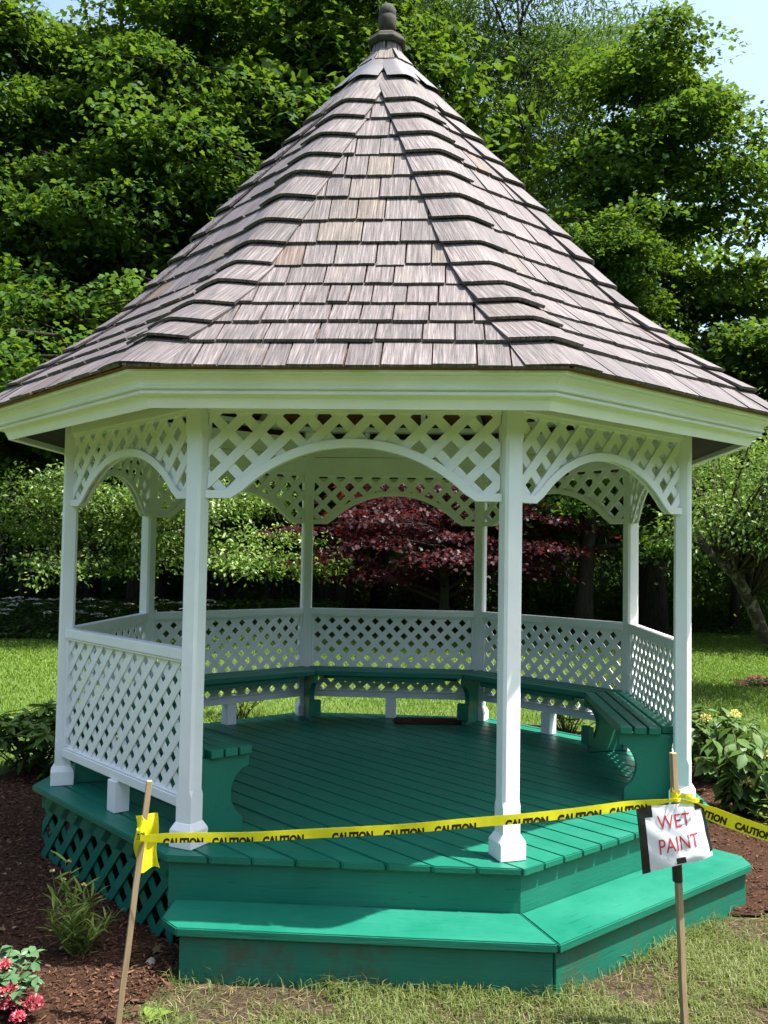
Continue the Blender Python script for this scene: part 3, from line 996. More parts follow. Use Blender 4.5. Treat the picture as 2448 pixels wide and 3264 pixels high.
L_ = plant_tree
FRONT = [
    (mapleA, (-6.9, 16.6), .4, 1.22, 'maple_tree', 'big bright green maple filling the view above the left eave of the gazebo'),
    (mapleB, (-2.6, 18.8), 1.9, 1.40, 'maple_tree', 'green maple behind the upper left slope of the shingle roof'),
    (mapleB, (-11.2, 16.0), 4.1, 1.25, 'maple_tree', 'maple at the left edge of the picture, its low boughs cut by the frame'),
    (mapleA, (-8.6, 22.5), 2.7, 1.4, 'maple_tree', 'maple standing in the second row behind the big left one'),
    (mapleA, (5.3, 16.2), 5.2, 1.04, 'maple_tree', 'tall dense maple right of the roof with sky beside its top'),
    (mapleB, (3.3, 13.4), 3.0, .70, 'maple_tree', 'lower maple with bright boughs touching the right roof slope'),
    (mapleB, (9.9, 13.8), .9, .66, 'maple_tree', 'maple at the right edge of the picture, below the open sky'),
    (ashA, (.6, 21.5), .3, 1.2, 'ash_tree', 'slender ash with thin dark trunk rising behind the roof finial'),
    (ashB, (2.5, 20.0), 2.2, 1.2, 'ash_tree', 'sparse ash with bare dark trunk just right of the roof peak, sky between its branches'),
    (ashB, (4.0, 23.0), 4.0, 1.2, 'ash_tree', 'ash at the right of the gap of sky behind the roof'),
    (ashA, (-1.6, 23.0), 5.0, 1.2, 'ash_tree', 'feathery ash behind and left of the roof finial'),
    (ashA, (-4.6, 22.0), 3.5, 1.25, 'ash_tree', 'tall ash whose top shows through gaps at the upper left'),
]
for me, (x, y), rot, sc, nm, lab in FRONT:
    L_(me, (x, y, G), rot, sc, nm, lab)
k = 0
r2 = random.Random(5)
for row, (yy, n, x0, x1) in enumerate([(18.5, 8, -13, 12), (22.0, 9, -15, 14), (26.5, 10, -17, 16), (31.5, 11, -20, 18)]):
    for i in range(n):
        x = x0 + (x1 - x0) * (i + r2.uniform(.15, .85)) / n
        y = yy + r2.uniform(-1.4, 1.4)
        sc_ = r2.uniform(.85, 1.12)
        k += 1
        rt_ = r2.uniform(0, 6.28)
        if row < 3 and .5 < x < 5.2: continue
        if x > 4.5: sc_ *= .70
        L_((woodA, woodB)[k % 2], (x, y, G), rt_, sc_, 'woodland_tree', 'dark trunked tree standing deep in the shade of the wood behind the lawn', 'trees inside the wood')

# undergrowth of the wood: one dark mass
g0 = np.random.default_rng(52)
nc = 44
cx = g0.uniform(-15, 13, nc); cx[26:] = g0.uniform(0, 12, nc - 26)
cy = g0.uniform(19.5, 33, nc); cy[26:] = g0.uniform(18.5, 26, nc - 26)
cr = g0.uniform(.7, 1.9, nc)
ii = np.repeat(np.arange(nc), 1500); n = len(ii)
q = unit(g0.normal(0, 1, (n, 3))) * (g0.uniform(0, 1, n) ** .45 * (1 + .25 * np.sin(ii + 4 * g0.uniform(0, 6, n))))[:, None]
P = np.stack([cx[ii] + q[:, 0] * cr[ii], cy[ii] + q[:, 1] * cr[ii], G + .1 + np.abs(q[:, 2]) * cr[ii] * 1.15], 1)
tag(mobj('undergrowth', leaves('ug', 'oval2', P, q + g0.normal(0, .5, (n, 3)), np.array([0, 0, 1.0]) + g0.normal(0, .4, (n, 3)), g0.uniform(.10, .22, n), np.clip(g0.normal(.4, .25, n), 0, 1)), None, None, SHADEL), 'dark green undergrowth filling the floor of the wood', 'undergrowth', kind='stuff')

# the fruit trees and the red maple at the far side of the lawn
appleM = make_tree(61, 3.2, .11, 2.1, 2.3, 18, 9, 75, .100, 'oval2', APPLE, BARKL, flat=.75, pad_r=.40, droop=.35, shape='dome', limb_rise=(-.15, .6))
L_(appleM, (-4.4, 11.3, G), .5, 1.0, 'apple_tree', 'low spreading apple tree with pale leaves seen through the left bays of the gazebo')
appleM2 = make_tree(63, 3.1, .10, 2.1, 2.0, 16, 9, 75, .100, 'oval2', APPLE, BARKL, flat=.75, pad_r=.40, droop=.35, shape='dome', limb_rise=(-.15, .6))
L_(appleM2, (-6.70, 11.3, G), 2.5, 1.0, 'apple_tree', 'pale leaved apple tree left of the gazebo, its boughs leaving the frame')

redM = make_tree(71, 3.5, .12, 1.35, 2.8, 22, 7, 150, .085, 'maple5', REDL, BARK, flat=.16, pad_r=.62, droop=.22, shape='dome', limb_rise=(.18, .5), wob=.15)
L_(redM, (.35, 12.8, G), 1.2, 1.0, 'japanese_maple', 'dark red japanese maple with layered boughs seen through the middle of the gazebo')

# leaning fruit tree at the right
def leaning_tree():
    r_ = random.Random(9); g = np.random.default_rng(9)
    WV, WF = [], []
    def addtube(path, radii, n=8):
        V, F = tube(path, radii, n, .07, r_.randint(0, 999)); b = len(WV); WV.extend(V); WF.extend([tuple(b + i for i in f) for f in F])
    B = Vector((5.42, 7.75, G))
    pts = [Vector((5.42, 7.75, G - .1)), Vector((5.28, 7.6, -.02)), Vector((4.90, 7.32, .36)), Vector((4.62, 7.05, .86)), Vector((4.40, 6.9, 1.17)), Vector((4.12, 6.8, 1.38)), Vector((3.85, 6.7, 1.62))]
    addtube(pts, [.14, .115, .10, .09, .08, .06, .035], 10)
    PC, PD = [], []
    for i in range(120):
        c_ = Vector((r_.gauss(4.75, .85), r_.gauss(6.7, .7), r_.gauss(2.25, .50)))
        if c_.z < 1.25 + .12 * max(0, c_.x - 4): continue
        if c_.x < 2.95: continue
        PC.append(c_); PD.append((c_ - Vector((4.8, 6.8, 2.0))).normalized())
        s0 = pts[r_.choice((3, 4, 5))]
        addtube([s0, s0.lerp(c_, .5) + Vector((0, 0, .12)), c_], [.022, .014, .004], 4)
    n_p = len(PC); PC = np.array([list(p) for p in PC]); PD = np.array([list(p) for p in PD])
    ii = np.repeat(np.arange(n_p), 110); n = len(ii)
    off = g.normal(0, 1, (n, 3)) * np.array([.21, .21, .13])
    P = PC[ii] + off
    D = unit(PD[ii] * .4 + unit(off) * .5 + g.normal(0, .4, (n, 3)) + np.array([0, 0, -.25]))
    N = unit(np.array([0, 0, 1.0]) + g.normal(0, .45, (n, 3)))
    t = np.clip(.45 + off[:, 2] * 1.2 + g.normal(0, .22, n), 0, 1)
    o = thing('fruit_tree', 'fruit tree with a leaning lichened trunk at the right edge of the lawn', 'tree', tuple(B))
    mobj('trunk', pydata(WV, WF, True), o, None, BARKL)
    mobj('crown', leaves('crown', 'oval2', P, D, N, .075 * g.uniform(.7, 1.25, n), t), o, None, APPLE)
leaning_tree()

# ------------------------------------------------------------------ ground
def in_mulch(x, y):
    a = np.degrees(np.arctan2(y, x)); r_ = np.hypot(x, y)
    lim = np.interp(a, [-180, -150, -100, -30, 0, 30, 60, 90, 120, 150, 180], [3.3, 4.2, 5.2, 3.6, 3.5, 3.75, 4.0, 4.35, 3.9, 3.45, 3.3]) + .12 * np.sin(a * .11) + .07 * np.sin(a * .29 + 1)
    front = (x > -.67 - .10 * np.clip(-2.24 - y, 0, 1) + .03 * np.sin(y * 21)) & (y < -1.22 + .05 * np.sin(x * 6) )
    return (r_ < lim) & ~front

def mat_lawn():
    m, nt, b = newmat('lawn_turf')
    v = mapped(nt, 'Object', (1, 1, 1), False)
    n1 = noise(nt, v, 1.1, 3); n2 = noise(nt, v, 55, 5, .7); n3 = noise(nt, v, 5.0, 5, .6)
    c = ramp(nt, n2, [(.28, (.045, .075, .020)), (.5, (.082, .128, .034)), (.72, (.125, .170, .055))])
    c2 = ramp(nt, n1, [(.35, (.85, .88, .8)), (.65, (1.1, 1.08, 1.0))])
    c = mixc(nt, 1, c, c2, 'MULTIPLY')
    # bare soil and straw near the step
    sep = nd(nt, 'ShaderNodeSeparateXYZ'); nt.links.new(v, sep.inputs[0])
    dv = nd(nt, 'ShaderNodeVectorMath', operation='DISTANCE'); dv.inputs[1].default_value = (.9, -2.4, G); nt.links.new(v, dv.inputs[0])
    mr = nd(nt, 'ShaderNodeMapRange', i_1=2.6, i_2=1.4); nt.links.new(dv.outputs['Value'], mr.inputs[0])
    soil = ramp(nt, n2, [(.25, (.028, .019, .013)), (.52, (.062, .045, .030)), (.78, (.125, .100, .060))])
    f = ramp(nt, n3, [(.15, (0, 0, 0)), (.40, (1, 1, 1))])
    mm = nd(nt, 'ShaderNodeMath', operation='MULTIPLY'); nt.links.new(mr.outputs[0], mm.inputs[0]); nt.links.new(f, mm.inputs[1])
    c = mixc(nt, mm.outputs[0], c, soil)
    nt.links.new(c, b.inputs['Base Color'])
    b.inputs['Roughness'].default_value = .95; b.inputs['Specular IOR Level'].default_value = .1
    bump(nt, b, n2, .8, .03)
    return m
LAWN = mat_lawn()
tag(mobj('lawn', pydata([(-300, -120, G), (300, -120, G), (300, 400, G), (-300, 400, G)], [(0, 1, 2, 3)]), None, None, LAWN), kind='structure')

def mat_soil(name, c0, c1, c2, sc):
    m, nt, b = newmat(name)
    v = mapped(nt, 'Object', (1, 1, 1), False)
    n1 = noise(nt, v, sc, 7, .7); n2 = noise(nt, v, sc * .1, 2)
    c = ramp(nt, n1, [(.3, c0), (.52, c1), (.75, c2)])
    nt.links.new(mixc(nt, .5, c, ramp(nt, n2, [(.3, (.7, .7, .7)), (.7, (1.1, 1.1, 1.1))]), 'MULTIPLY'), b.inputs['Base Color'])
    b.inputs['Roughness'].default_value = .95; b.inputs['Specular IOR Level'].default_value = .1
    bump(nt, b, n1, 1.0, .02)
    return m
MULCH = mat_soil('bark_mulch', (.022, .011, .007), (.050, .025, .015), (.110, .060, .038), 60)
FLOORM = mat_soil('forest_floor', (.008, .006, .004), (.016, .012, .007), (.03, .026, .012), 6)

def mulch_z(x, y):
    return .012 * np.sin(x * 3.1 + 1) * np.sin(y * 2.7) + .010 * np.sin(x * 7.3 + y * 5.1) + .020
def sheet(name, x0, x1, y0, y1, step, inside, zf, mat):
    xs = np.arange(x0, x1 + step, step); ys = np.arange(y0, y1 + step, step)
    Xg, Yg = np.meshgrid(xs, ys)
    ins = inside(Xg, Yg)
    # soften the height at the rim
    rim = ins.astype(float)
    for _ in range(3):
        p = np.pad(rim, 1, mode='edge'); rim = np.minimum(ins, (p[1:-1, 1:-1] + p[:-2, 1:-1] + p[2:, 1:-1] + p[1:-1, :-2] + p[1:-1, 2:]) / 5)
    Zg = G + .004 + np.maximum(0, zf(Xg, Yg)) * rim ** 2
    idx = np.arange(Xg.size).reshape(Xg.shape)
    F = [(idx[j, i], idx[j, i + 1], idx[j + 1, i + 1], idx[j + 1, i]) for j in range(len(ys) - 1) for i in range(len(xs) - 1) if ins[j, i] and ins[j, i + 1] and ins[j + 1, i] and ins[j + 1, i + 1]]
    me = pydata(np.stack([Xg.ravel(), Yg.ravel(), Zg.ravel()], 1).tolist(), F, True)
    bm = bmesh.new(); bm.from_mesh(me); bmesh.ops.delete(bm, geom=[v for v in bm.verts if not v.link_faces], context='VERTS'); bm.to_mesh(me); bm.free()
    return tag(mobj(name, me, None, None, mat), kind='structure')
sheet('mulch_bed', -5.2, 4.6, -5.0, 4.9, .07, in_mulch, mulch_z, MULCH)
def in_ring(x, y): return ((x - 5.35) / .75) ** 2 + ((y - 7.9) / .5) ** 2 < 1 + .1 * np.sin(9 * x)
sheet('mulch_ring', 4.4, 6.3, 7.2, 8.6, .06, in_ring, mulch_z, MULCH)

def wood_edge(x): return np.interp(x, [-60, -12, -7.6, -3, 1, 5, 9, 60], [10.5, 10.5, 11.6, 13.6, 15.2, 16.2, 17.5, 17.5]) + .3 * np.sin(x * 1.3) + .2 * np.sin(x * 3.1)
xs = np.arange(-60, 60.1, .5)
fv = [(x, float(wood_edge(x)), G + .005) for x in xs] + [(x, 130, G + .005) for x in xs]
n_ = len(xs)
tag(mobj('forest_floor', pydata(fv, [(i, i + 1, n_ + i + 1, n_ + i) for i in range(n_ - 1)]), None, None, FLOORM), kind='structure')

# far wall of woodland closing the view between the trunks
g = np.random.default_rng(77)
n = 26000
P = np.stack([g.uniform(-32, 30, n), g.uniform(36, 43, n), G + 11 * g.uniform(0, 1, n) ** 1.25], 1)
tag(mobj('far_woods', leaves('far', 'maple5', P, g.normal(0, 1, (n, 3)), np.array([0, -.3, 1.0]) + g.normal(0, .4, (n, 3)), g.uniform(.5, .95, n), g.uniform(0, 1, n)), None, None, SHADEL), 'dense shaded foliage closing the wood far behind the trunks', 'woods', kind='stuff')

# unseen ring of loose leaves beside and behind the camera, added to cut sky light
n = 30000
ang = np.radians(g.uniform(150, 400, n)); rad_ = g.uniform(20, 27, n)
P = np.stack([rad_ * np.cos(ang), -3 + rad_ * np.sin(ang), G + 7.5 * g.uniform(0, 1, n) ** .9 * (1 - .25 * np.sin(ang * 9) ** 2)], 1)
tag(mobj('sky_blocking_leaves', leaves('far', 'maple5', P, g.normal(0, 1, (n, 3)), np.array([0, 0, 1.0]) + g.normal(0, .5, (n, 3)), g.uniform(.5, .95, n), g.uniform(0, 1, n)), None, None, MAPLE), 'unseen ring of leaves added beside and behind the viewer to cut sky light', 'woods', kind='stuff')

# ground cover with white flowers along the wood's edge
n = 26000
x = g.uniform(-11, 9.5, n); y = wood_edge(x) + g.uniform(-.2, 3.4, n) ** 1.0
hgt = (.12 + .42 * np.clip((y - wood_edge(x)) / 1.2, 0, 1)) * g.uniform(.35, 1.0, n) * np.where(x < -2, 1.25, .75)
P = np.stack([x, y, G + hgt], 1)
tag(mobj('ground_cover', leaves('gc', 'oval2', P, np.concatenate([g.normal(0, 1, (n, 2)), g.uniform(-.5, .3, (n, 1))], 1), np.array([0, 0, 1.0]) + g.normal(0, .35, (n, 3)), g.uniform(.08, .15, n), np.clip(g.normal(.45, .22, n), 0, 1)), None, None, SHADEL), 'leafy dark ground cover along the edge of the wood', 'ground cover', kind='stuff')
nu = 75
ux = g.uniform(-10.5, -4.6, nu); uy = wood_edge(ux) + g.uniform(.2, 2.6, nu); uz = G + .50 + g.uniform(0, .28, nu)
PP = []
for a, b, c in zip(ux, uy, uz):
    m = 30
    rr = np.sqrt(g.uniform(0, 1, m)) * .11; tt = g.uniform(0, 6.28, m)
    PP.append(np.stack([a + rr * np.cos(tt), b + rr * np.sin(tt), c - rr * .25], 1))
P = np.concatenate(PP); n = len(P)
tag(mobj('white_flower_heads', leaves('wf', 'quad', P, g.normal(0, 1, (n, 3)) * np.array([1, 1, .2]), np.array([0, 0, 1.0]) + g.normal(0, .2, (n, 3)), g.uniform(.030, .05, n), g.uniform(0, 1, n)), None, None, WHITEF), 'flat white flower heads above the ground cover at the left edge of the wood', 'flowers', kind='stuff')

# ------------------------------------------------------------------ grass, straw and bark chips
def blade_mesh(name, x, y, z, h, w, bend, tint, mat, lab, cat):
    n = len(x)
    a = g.uniform(0, 2 * pi, n)
    dx, dy = np.cos(a), np.sin(a)
    b0 = np.stack([x, y, z], 1)
    side = np.stack([-dy, dx, np.zeros(n)], 1) * w[:, None] / 2
    m_ = b0 + np.stack([dx * h * bend * .3, dy * h * bend * .3, h * .62], 1)
    t_ = b0 + np.stack([dx * h * bend, dy * h * bend, h * (1 - .35 * bend)], 1)
    V = np.stack([b0 - side, b0 + side, m_ + side * .75, m_ - side * .75, t_], 1).reshape(-1, 3)
    base = (np.arange(n) * 5)[:, None]
    loops = (base + np.array([0, 1, 2, 3, 3, 2, 4])[None, :]).ravel()
    tot = np.tile([4, 3], n); start = np.concatenate([[0], np.cumsum(tot)[:-1]])
    o = mobj(name, tint_mesh(name, V, loops, start, tot, np.repeat(tint, 5)), None, None, mat)
    return tag(o, lab, cat, kind='stuff')

def patchy(x, y):
    return .5 + .25 * np.sin(x * 5.1 + 1.3 * np.sin(y * 4.3)) + .25 * np.sin(y * 6.7 + 1.7 * np.sin(x * 3.1 + 2)) + .12 * np.sin(x * 13 + y * 11)
# near grass in front of the step
n = 150000
x = g.uniform(-1.0, 2.9, n); y = g.uniform(-3.4, -1.0, n)
stepd = np.maximum(-y - LR, (x - y) * .7071 - LR)
keep = ~in_mulch(x, y) & (stepd > .004) & (np.hypot(x, y) > 1.9)
pt = patchy(x, y)
edge = np.exp(-np.maximum(0, stepd) / .07)
keep &= (g.uniform(0, 1, n) < np.clip(pt * 1.8 - .50 + .6 * edge, .06, 1))
x, y, pt, edge = x[keep], y[keep], pt[keep], edge[keep]
n = len(x)
h = g.uniform(.018, .055, n) * (1 + 1.0 * edge * g.uniform(0, 1.6, n))
blade_mesh('grass_near_step', x, y, np.full(n, G), h, g.uniform(.0028, .0055, n), g.uniform(.3, 1.4, n), np.clip(.25 + .5 * pt + g.normal(0, .25, n), 0, 1), GRASSN, 'short patchy grass in front of the green step', 'grass')
n = 16000
x = g.uniform(-1.0, 2.9, n); y = g.uniform(-3.4, -1.0, n)
stepd = np.maximum(-y - LR, (x - y) * .7071 - LR)
k_ = ~in_mulch(x, y) & (stepd > .03); x, y = x[k_], y[k_]; n = len(x)
a = g.uniform(0, 6.28, n)
P = np.stack([x, y, G + g.uniform(.003, .016, n)], 1)
D = np.stack([np.cos(a), np.sin(a), g.uniform(-.08, .25, n)], 1)
tag(mobj('dry_straw', leaves('straw', 'straw', P, D, np.array([0, 0, 1.0]) + g.normal(0, .3, (n, 3)), g.uniform(.025, .07, n), g.uniform(0, 1, n)), None, None, DRYM), 'dry straw lying between the grass by the step', 'straw', kind='stuff')

# the lawn behind and beside the gazebo
n = 420000
x = g.uniform(-11, 11.5, n); y = .3 + 17.5 * g.uniform(0, 1, n) ** .8
cam_x = .4355 - .066 * (y + 6.1)
keep = ~in_mulch(x, y) & (y < wood_edge(x)) & (np.abs(x - cam_x) < (y + 6.1) * .445 + .8) & ~in_ring(x, y)
x, y = x[keep], y[keep]; n = len(x)
d = np.hypot(x - .44, y + 6.1)
h = g.uniform(.035, .075, n) * (1 + .25 * np.sin(x * 1.7) * np.sin(y * 1.3))
blade_mesh('lawn_grass', x, y, np.full(n, G), h, g.uniform(.006, .010, n) * (d / 9), g.uniform(.3, 1.1, n), np.clip(.5 + .12 * np.sin(x * .9 + y * .7) + g.normal(0, .22, n), 0, 1), GRASSM, 'mown lawn spreading behind the gazebo to the wood', 'grass')

# bark chips
def chips(name, n, x0, x1, y0, y1, lab, smin=.010, smax=.042):
    x = g.uniform(x0, x1, n); y = g.uniform(y0, y1, n)
    k_ = in_mulch(x, y) & (np.hypot(x, y) > 1.86) & ~((x > -.66) & (x < .9) & (y < -1.7) & (y > -2.22)) & ~(((x - y) * .7071 < 2.22) & ((x + y) * .7071 < .7) & (y < 0) & (x > .2))
    x, y = x[k_], y[k_]; n = len(x)
    a = g.uniform(0, 6.28, n)
    P = np.stack([x, y, G + .004 + np.maximum(0, mulch_z(x, y)) + g.uniform(-.004, .012, n)], 1)
    D = np.stack([np.cos(a), np.sin(a), g.normal(0, .28, n)], 1)
    t = np.clip(g.normal(.45, .25, n), 0, 1)
    tag(mobj(name, leaves('chip', 'chip', P, D, np.array([0, 0, 1.0]) + g.normal(0, .5, (n, 3)), g.uniform(smin, smax, n) * g.uniform(.5, 1.1, n), t), None, None, CHIPM), lab, 'mulch', kind='stuff')
chips('mulch_chips', 52000, -2.9, -.6, -3.2, 1.6, 'brown bark chips covering the bed left of the gazebo')
chips('mulch_chips', 16000, 1.7, 4.0, -1.3, 2.8, 'brown bark chips covering the bed right of the gazebo')
# ------------------------------------------------------------------ small plants
def shoots(loc, n_shoot, height, spread, leaf_fn, seed, stem_r=.006, arch=.3):
    """stems fanning out of one point; leaf_fn(t) -> list of (pos, dir) ; returns stem mesh and shoot paths"""
    r_ = random.Random(seed)
    V, F, paths = [], [], []
    for i in range(n_shoot):
        a = i * 2.399 + r_.uniform(-.4, .4)
        rr = spread * sqrt((i + .5) / n_shoot) * r_.uniform(.8, 1.15)
        h = height * r_.uniform(.7, 1.05) * (1 - .35 * (rr / max(.01, spread)) ** 2)
        B = Vector(loc) + Vector((cos(a) * .12 * rr, sin(a) * .12 * rr, -.02))
        T = Vector(loc) + Vector((cos(a) * rr, sin(a) * rr, h))
        M = B.lerp(T, .5) + Vector((-cos(a) * rr * arch * .4, -sin(a) * rr * arch * .4, h * .10))
        pts = [B * (1 - t) ** 2 + M * 2 * t * (1 - t) + T * t * t for t in (0, .25, .5, .75, 1)]
        v, f = tube(pts, [stem_r, stem_r * .9, stem_r * .75, stem_r * .6, stem_r * .4], 5, 0, i)
        b = len(V); V += v; F += [tuple(b + k for k in q) for q in f]
        paths.append(pts)
    return pydata(V, F, True), paths

def bez(pts, t):
    f = t * (len(pts) - 1); i = min(int(f), len(pts) - 2); return pts[i].lerp(pts[i + 1], f - i)

def leafy(paths, per, size, kind, seed, tmin=.25, whorl=False, droop=-.15, out=.9, nvar=.35):
    g_ = np.random.default_rng(seed)
    P, D, N, S, T = [], [], [], [], []
    for pts in paths:
        for k in range(per):
            t = (1 - .06 * g_.uniform(0, 1)) if whorl and k < per * .7 else g_.uniform(tmin, 1)
            p = bez(pts, t)
            a = k * 2.399 + g_.uniform(0, .8)
            d = Vector((cos(a) * out, sin(a) * out, droop + g_.normal(0, .22) + (.35 * (1 - t) if not whorl else .1)))
            P.append(list(p)); D.append(list(d)); N.append([g_.normal(0, nvar), g_.normal(0, nvar), 1])
            S.append(size * g_.uniform(.65, 1.15)); T.append(np.clip(.30 + .38 * t + g_.normal(0, .2), 0, 1))
    return np.array(P), np.array(D), np.array(N), np.array(S), np.array(T)

def bush(name, label, cat, loc, n_shoot, height, spread, per, size, kind, leafmat, seed, group=None, whorl=False, stem=None, droop=-.15, tmin=.25, arch=.3, nvar=.35):
    o = thing(name, label, cat, loc, group)
    sm, paths = shoots(loc, n_shoot, height, spread, None, seed, .007, arch)
    mobj('stem', sm, o, None, stem or STEM)
    mobj('foliage', leaves('foliage', kind, *leafy(paths, per, size, kind, seed, tmin, whorl, droop, nvar=nvar)), o, None, leafmat)
    return o, paths

bush('rhododendron', 'dark leaved rhododendron in the mulch left of the gazebo', 'shrub', (-2.78, 1.18, G), 36, .54, .50, 26, .175, 'rhodo', RHODOL, 101, 'rhododendrons round the gazebo', True, arch=.1)
bush('rhododendron', 'rhododendron seen under the right rear railing of the gazebo', 'shrub', (1.70, 3.50, G), 20, .55, .46, 20, .140, 'rhodo', RHODOL, 103, 'rhododendrons round the gazebo', True)
bush('rhododendron', 'small bright rhododendron seen under the left rear railing', 'shrub', (-1.75, 3.95, G), 20, .48, .42, 20, .085, 'rhodo', WEED, 104, 'rhododendrons round the gazebo', True)
ho, hp = bush('hydrangea', 'leafy hydrangea with pale yellow flower heads right of the gazebo', 'shrub', (2.66, 1.72, G), 30, .66, .50, 24, .130, 'oval', HYDL, 111, None, False, droop=-.35)
ho2, hp2 = bush('hydrangea', 'taller drooping hydrangea at the right edge of the mulch bed', 'shrub', (2.56, .64, G), 24, .66, .32, 24, .130, 'oval', HYDL, 112, None, False, droop=-.6)
bush('leafy_perennial', 'low yellowish perennial with narrow leaves beside the right hydrangea', 'plant', (2.72, .38, G), 14, .30, .22, 12, .10, 'lance', WEED, 113)
def cluster(parent, name, c, r0, n, size, mat, seed, kind='petal'):
    g_ = np.random.default_rng(seed)
    q = unit(g_.normal(0, 1, (n, 3))); q[:, 2] = np.abs(q[:, 2]) * .9 - .15
    P = np.array(c) + q * r0 * g_.uniform(.35, .8, (n, 1))
    return mobj(name, leaves(name, kind, P, q + g_.normal(0, .25, (n, 3)), unit(g_.normal(0, 1, (n, 3))), size * g_.uniform(.7, 1.2, n), np.clip(g_.normal(.5, .3, n), 0, 1)), parent, None, mat)
for i, (o_, c) in enumerate([(ho, (2.50, 1.42, .12)), (ho, (2.72, 1.40, .16)), (ho2, (2.50, .42, -.14)), (ho2, (2.62, .46, .04))]):
    cluster(o_, 'flower_head', c, .050, 70, .022, YELF, 120 + i)

# narrow-leaved weed with yellow buds in the front bed
wo = thing('flowering_weed', 'thin stemmed weed with narrow leaves and tiny yellow buds in the front mulch', 'plant', (-1.16, -2.03, G))
sm, wp = shoots((-1.16, -2.03, G + .01), 22, .30, .16, None, 131, .0026, .2)
r3 = random.Random(4)
tall = [(-.10, .36), (-.02, .41), (.04, .30), (-.045, .33)]
tv, tf = [], []
for dx, hh in tall:
    B = Vector((-1.16 + dx * .3, -2.03, G)); T = Vector((-1.17 + dx, -2.03 + r3.uniform(-.04, .04), G + hh + .02))
    pts = [B, B.lerp(T, .4) + Vector((.008, 0, 0)), B.lerp(T, .75), T]
    wp.append(pts)
    v, f = tube(pts, [.0028, .0024, .002, .0013], 5); b = len(tv); tv += v; tf += [tuple(b + k for k in q) for q in f]
mobj('stem', sm, wo, None, STEM); mobj('stem', pydata(tv, tf, True), wo, None, STEM)
mobj('foliage', leaves('foliage', 'blade', *leafy(wp, 15, .095, 'blade', 133, .06, False, .45, .7)), wo, None, WEED)
for i, (dx, hh) in enumerate(tall):
    cluster(wo, 'bud', wp[-4 + i][-1], .007, 14, .010, YELF, 140 + i)

# rose bush at the lower left corner
rz = thing('rose_bush', 'low rose bush with pink blooms at the lower left corner', 'rose', (-1.29, -2.56, G))
sm, rp = shoots((-1.29, -2.56, G), 22, .25, .24, None, 151, .004, .25)
mobj('stem', sm, rz, None, STEM)
mobj('foliage', leaves('foliage', 'oval', *leafy(rp, 18, .056, 'oval', 152, .3, False, -.05)), rz, None, ROSEL)
for i, (c, r0) in enumerate([((-1.165, -2.64, G + .095), .042), ((-1.180, -2.62, G + .130), .036), ((-1.085, -2.62, G + .085), .040), ((-1.125, -2.66, G + .055), .025), ((-1.255, -2.68, G + .07), .035), ((-1.235, -2.56, G + .20), .022)]):
    cluster(rz, 'bloom', c, r0, 300, .014, PINK, 160 + i)
# small violet flowers under the rose
pan = thing('violet_flowers', 'small violet flowers at the bottom left corner below the rose', 'flowers', (-1.18, -2.92, G))
sm, pp = shoots((-1.18, -2.92, G), 12, .07, .12, None, 171, .002, .2)
mobj('stem', sm, pan, None, STEM)
mobj('foliage', leaves('foliage', 'oval', *leafy(pp, 6, .03, 'oval', 172, .2)), pan, None, ROSEL)
VIO = leaf_mat('violet_petal', (.12, .06, .30), (.20, .12, .45), (.45, .35, .65), .25)
for i in range(5): cluster(pan, 'bloom', pp[i][-1], .014, 14, .014, VIO, 175 + i)
# flowers in the ring round the leaning tree
fr = thing('pink_border_flowers', 'small pink flowers in the mulch ring below the leaning tree', 'flowers', (4.95, 7.75, G))
sm, pp = shoots((4.95, 7.75, G), 14, .14, .22, None, 181, .003, .2)
mobj('stem', sm, fr, None, STEM)
mobj('foliage', leaves('foliage', 'oval', *leafy(pp, 8, .05, 'oval', 182, .2)), fr, None, ROSEL)
for i in range(6): cluster(fr, 'bloom', pp[i][-1], .03, 22, .025, PINK, 190 + i)
# broad plantain leaves in the grass
pl = thing('plantain_weed', 'broad leaved weed lying at the corner where mulch meets grass', 'weed', (-.66, -2.53, G))
gg = np.random.default_rng(6); n = 5
a = np.array([.3, 1.1, 2.2, -.5, -1.4])
mobj('leaf', leaves('leaf', 'oval', np.tile([[-.66, -2.53, G + .008]], (n, 1)), np.stack([np.cos(a), np.sin(a), np.full(n, .35)], 1), np.tile([[0, 0, 1.0]], (n, 1)), np.array([.085, .07, .075, .06, .05]), gg.uniform(.3, .6, n)), pl, None, WEED)

gl = np.random.default_rng(15); n = 90
x = np.concatenate([gl.uniform(2.6, 5.2, 60), gl.uniform(-2.2, -.8, 30)]); y = np.concatenate([gl.uniform(2.8, 9, 60), gl.uniform(-2.9, -.5, 30)])
aa = gl.uniform(0, 6.28, n)
tag(mobj('fallen_leaves', leaves('fl', 'oval', np.stack([x, y, np.where(y < 0, G + .040, G + .05)], 1), np.stack([np.cos(aa), np.sin(aa), gl.normal(0, .2, n)], 1), np.array([0, 0, 1.0]) + gl.normal(0, .3, (n, 3)), gl.uniform(.03, .06, n), gl.uniform(0, 1, n)), None, None, DRYM), 'dry fallen leaves scattered on the lawn and the mulch', 'leaves', kind='stuff')
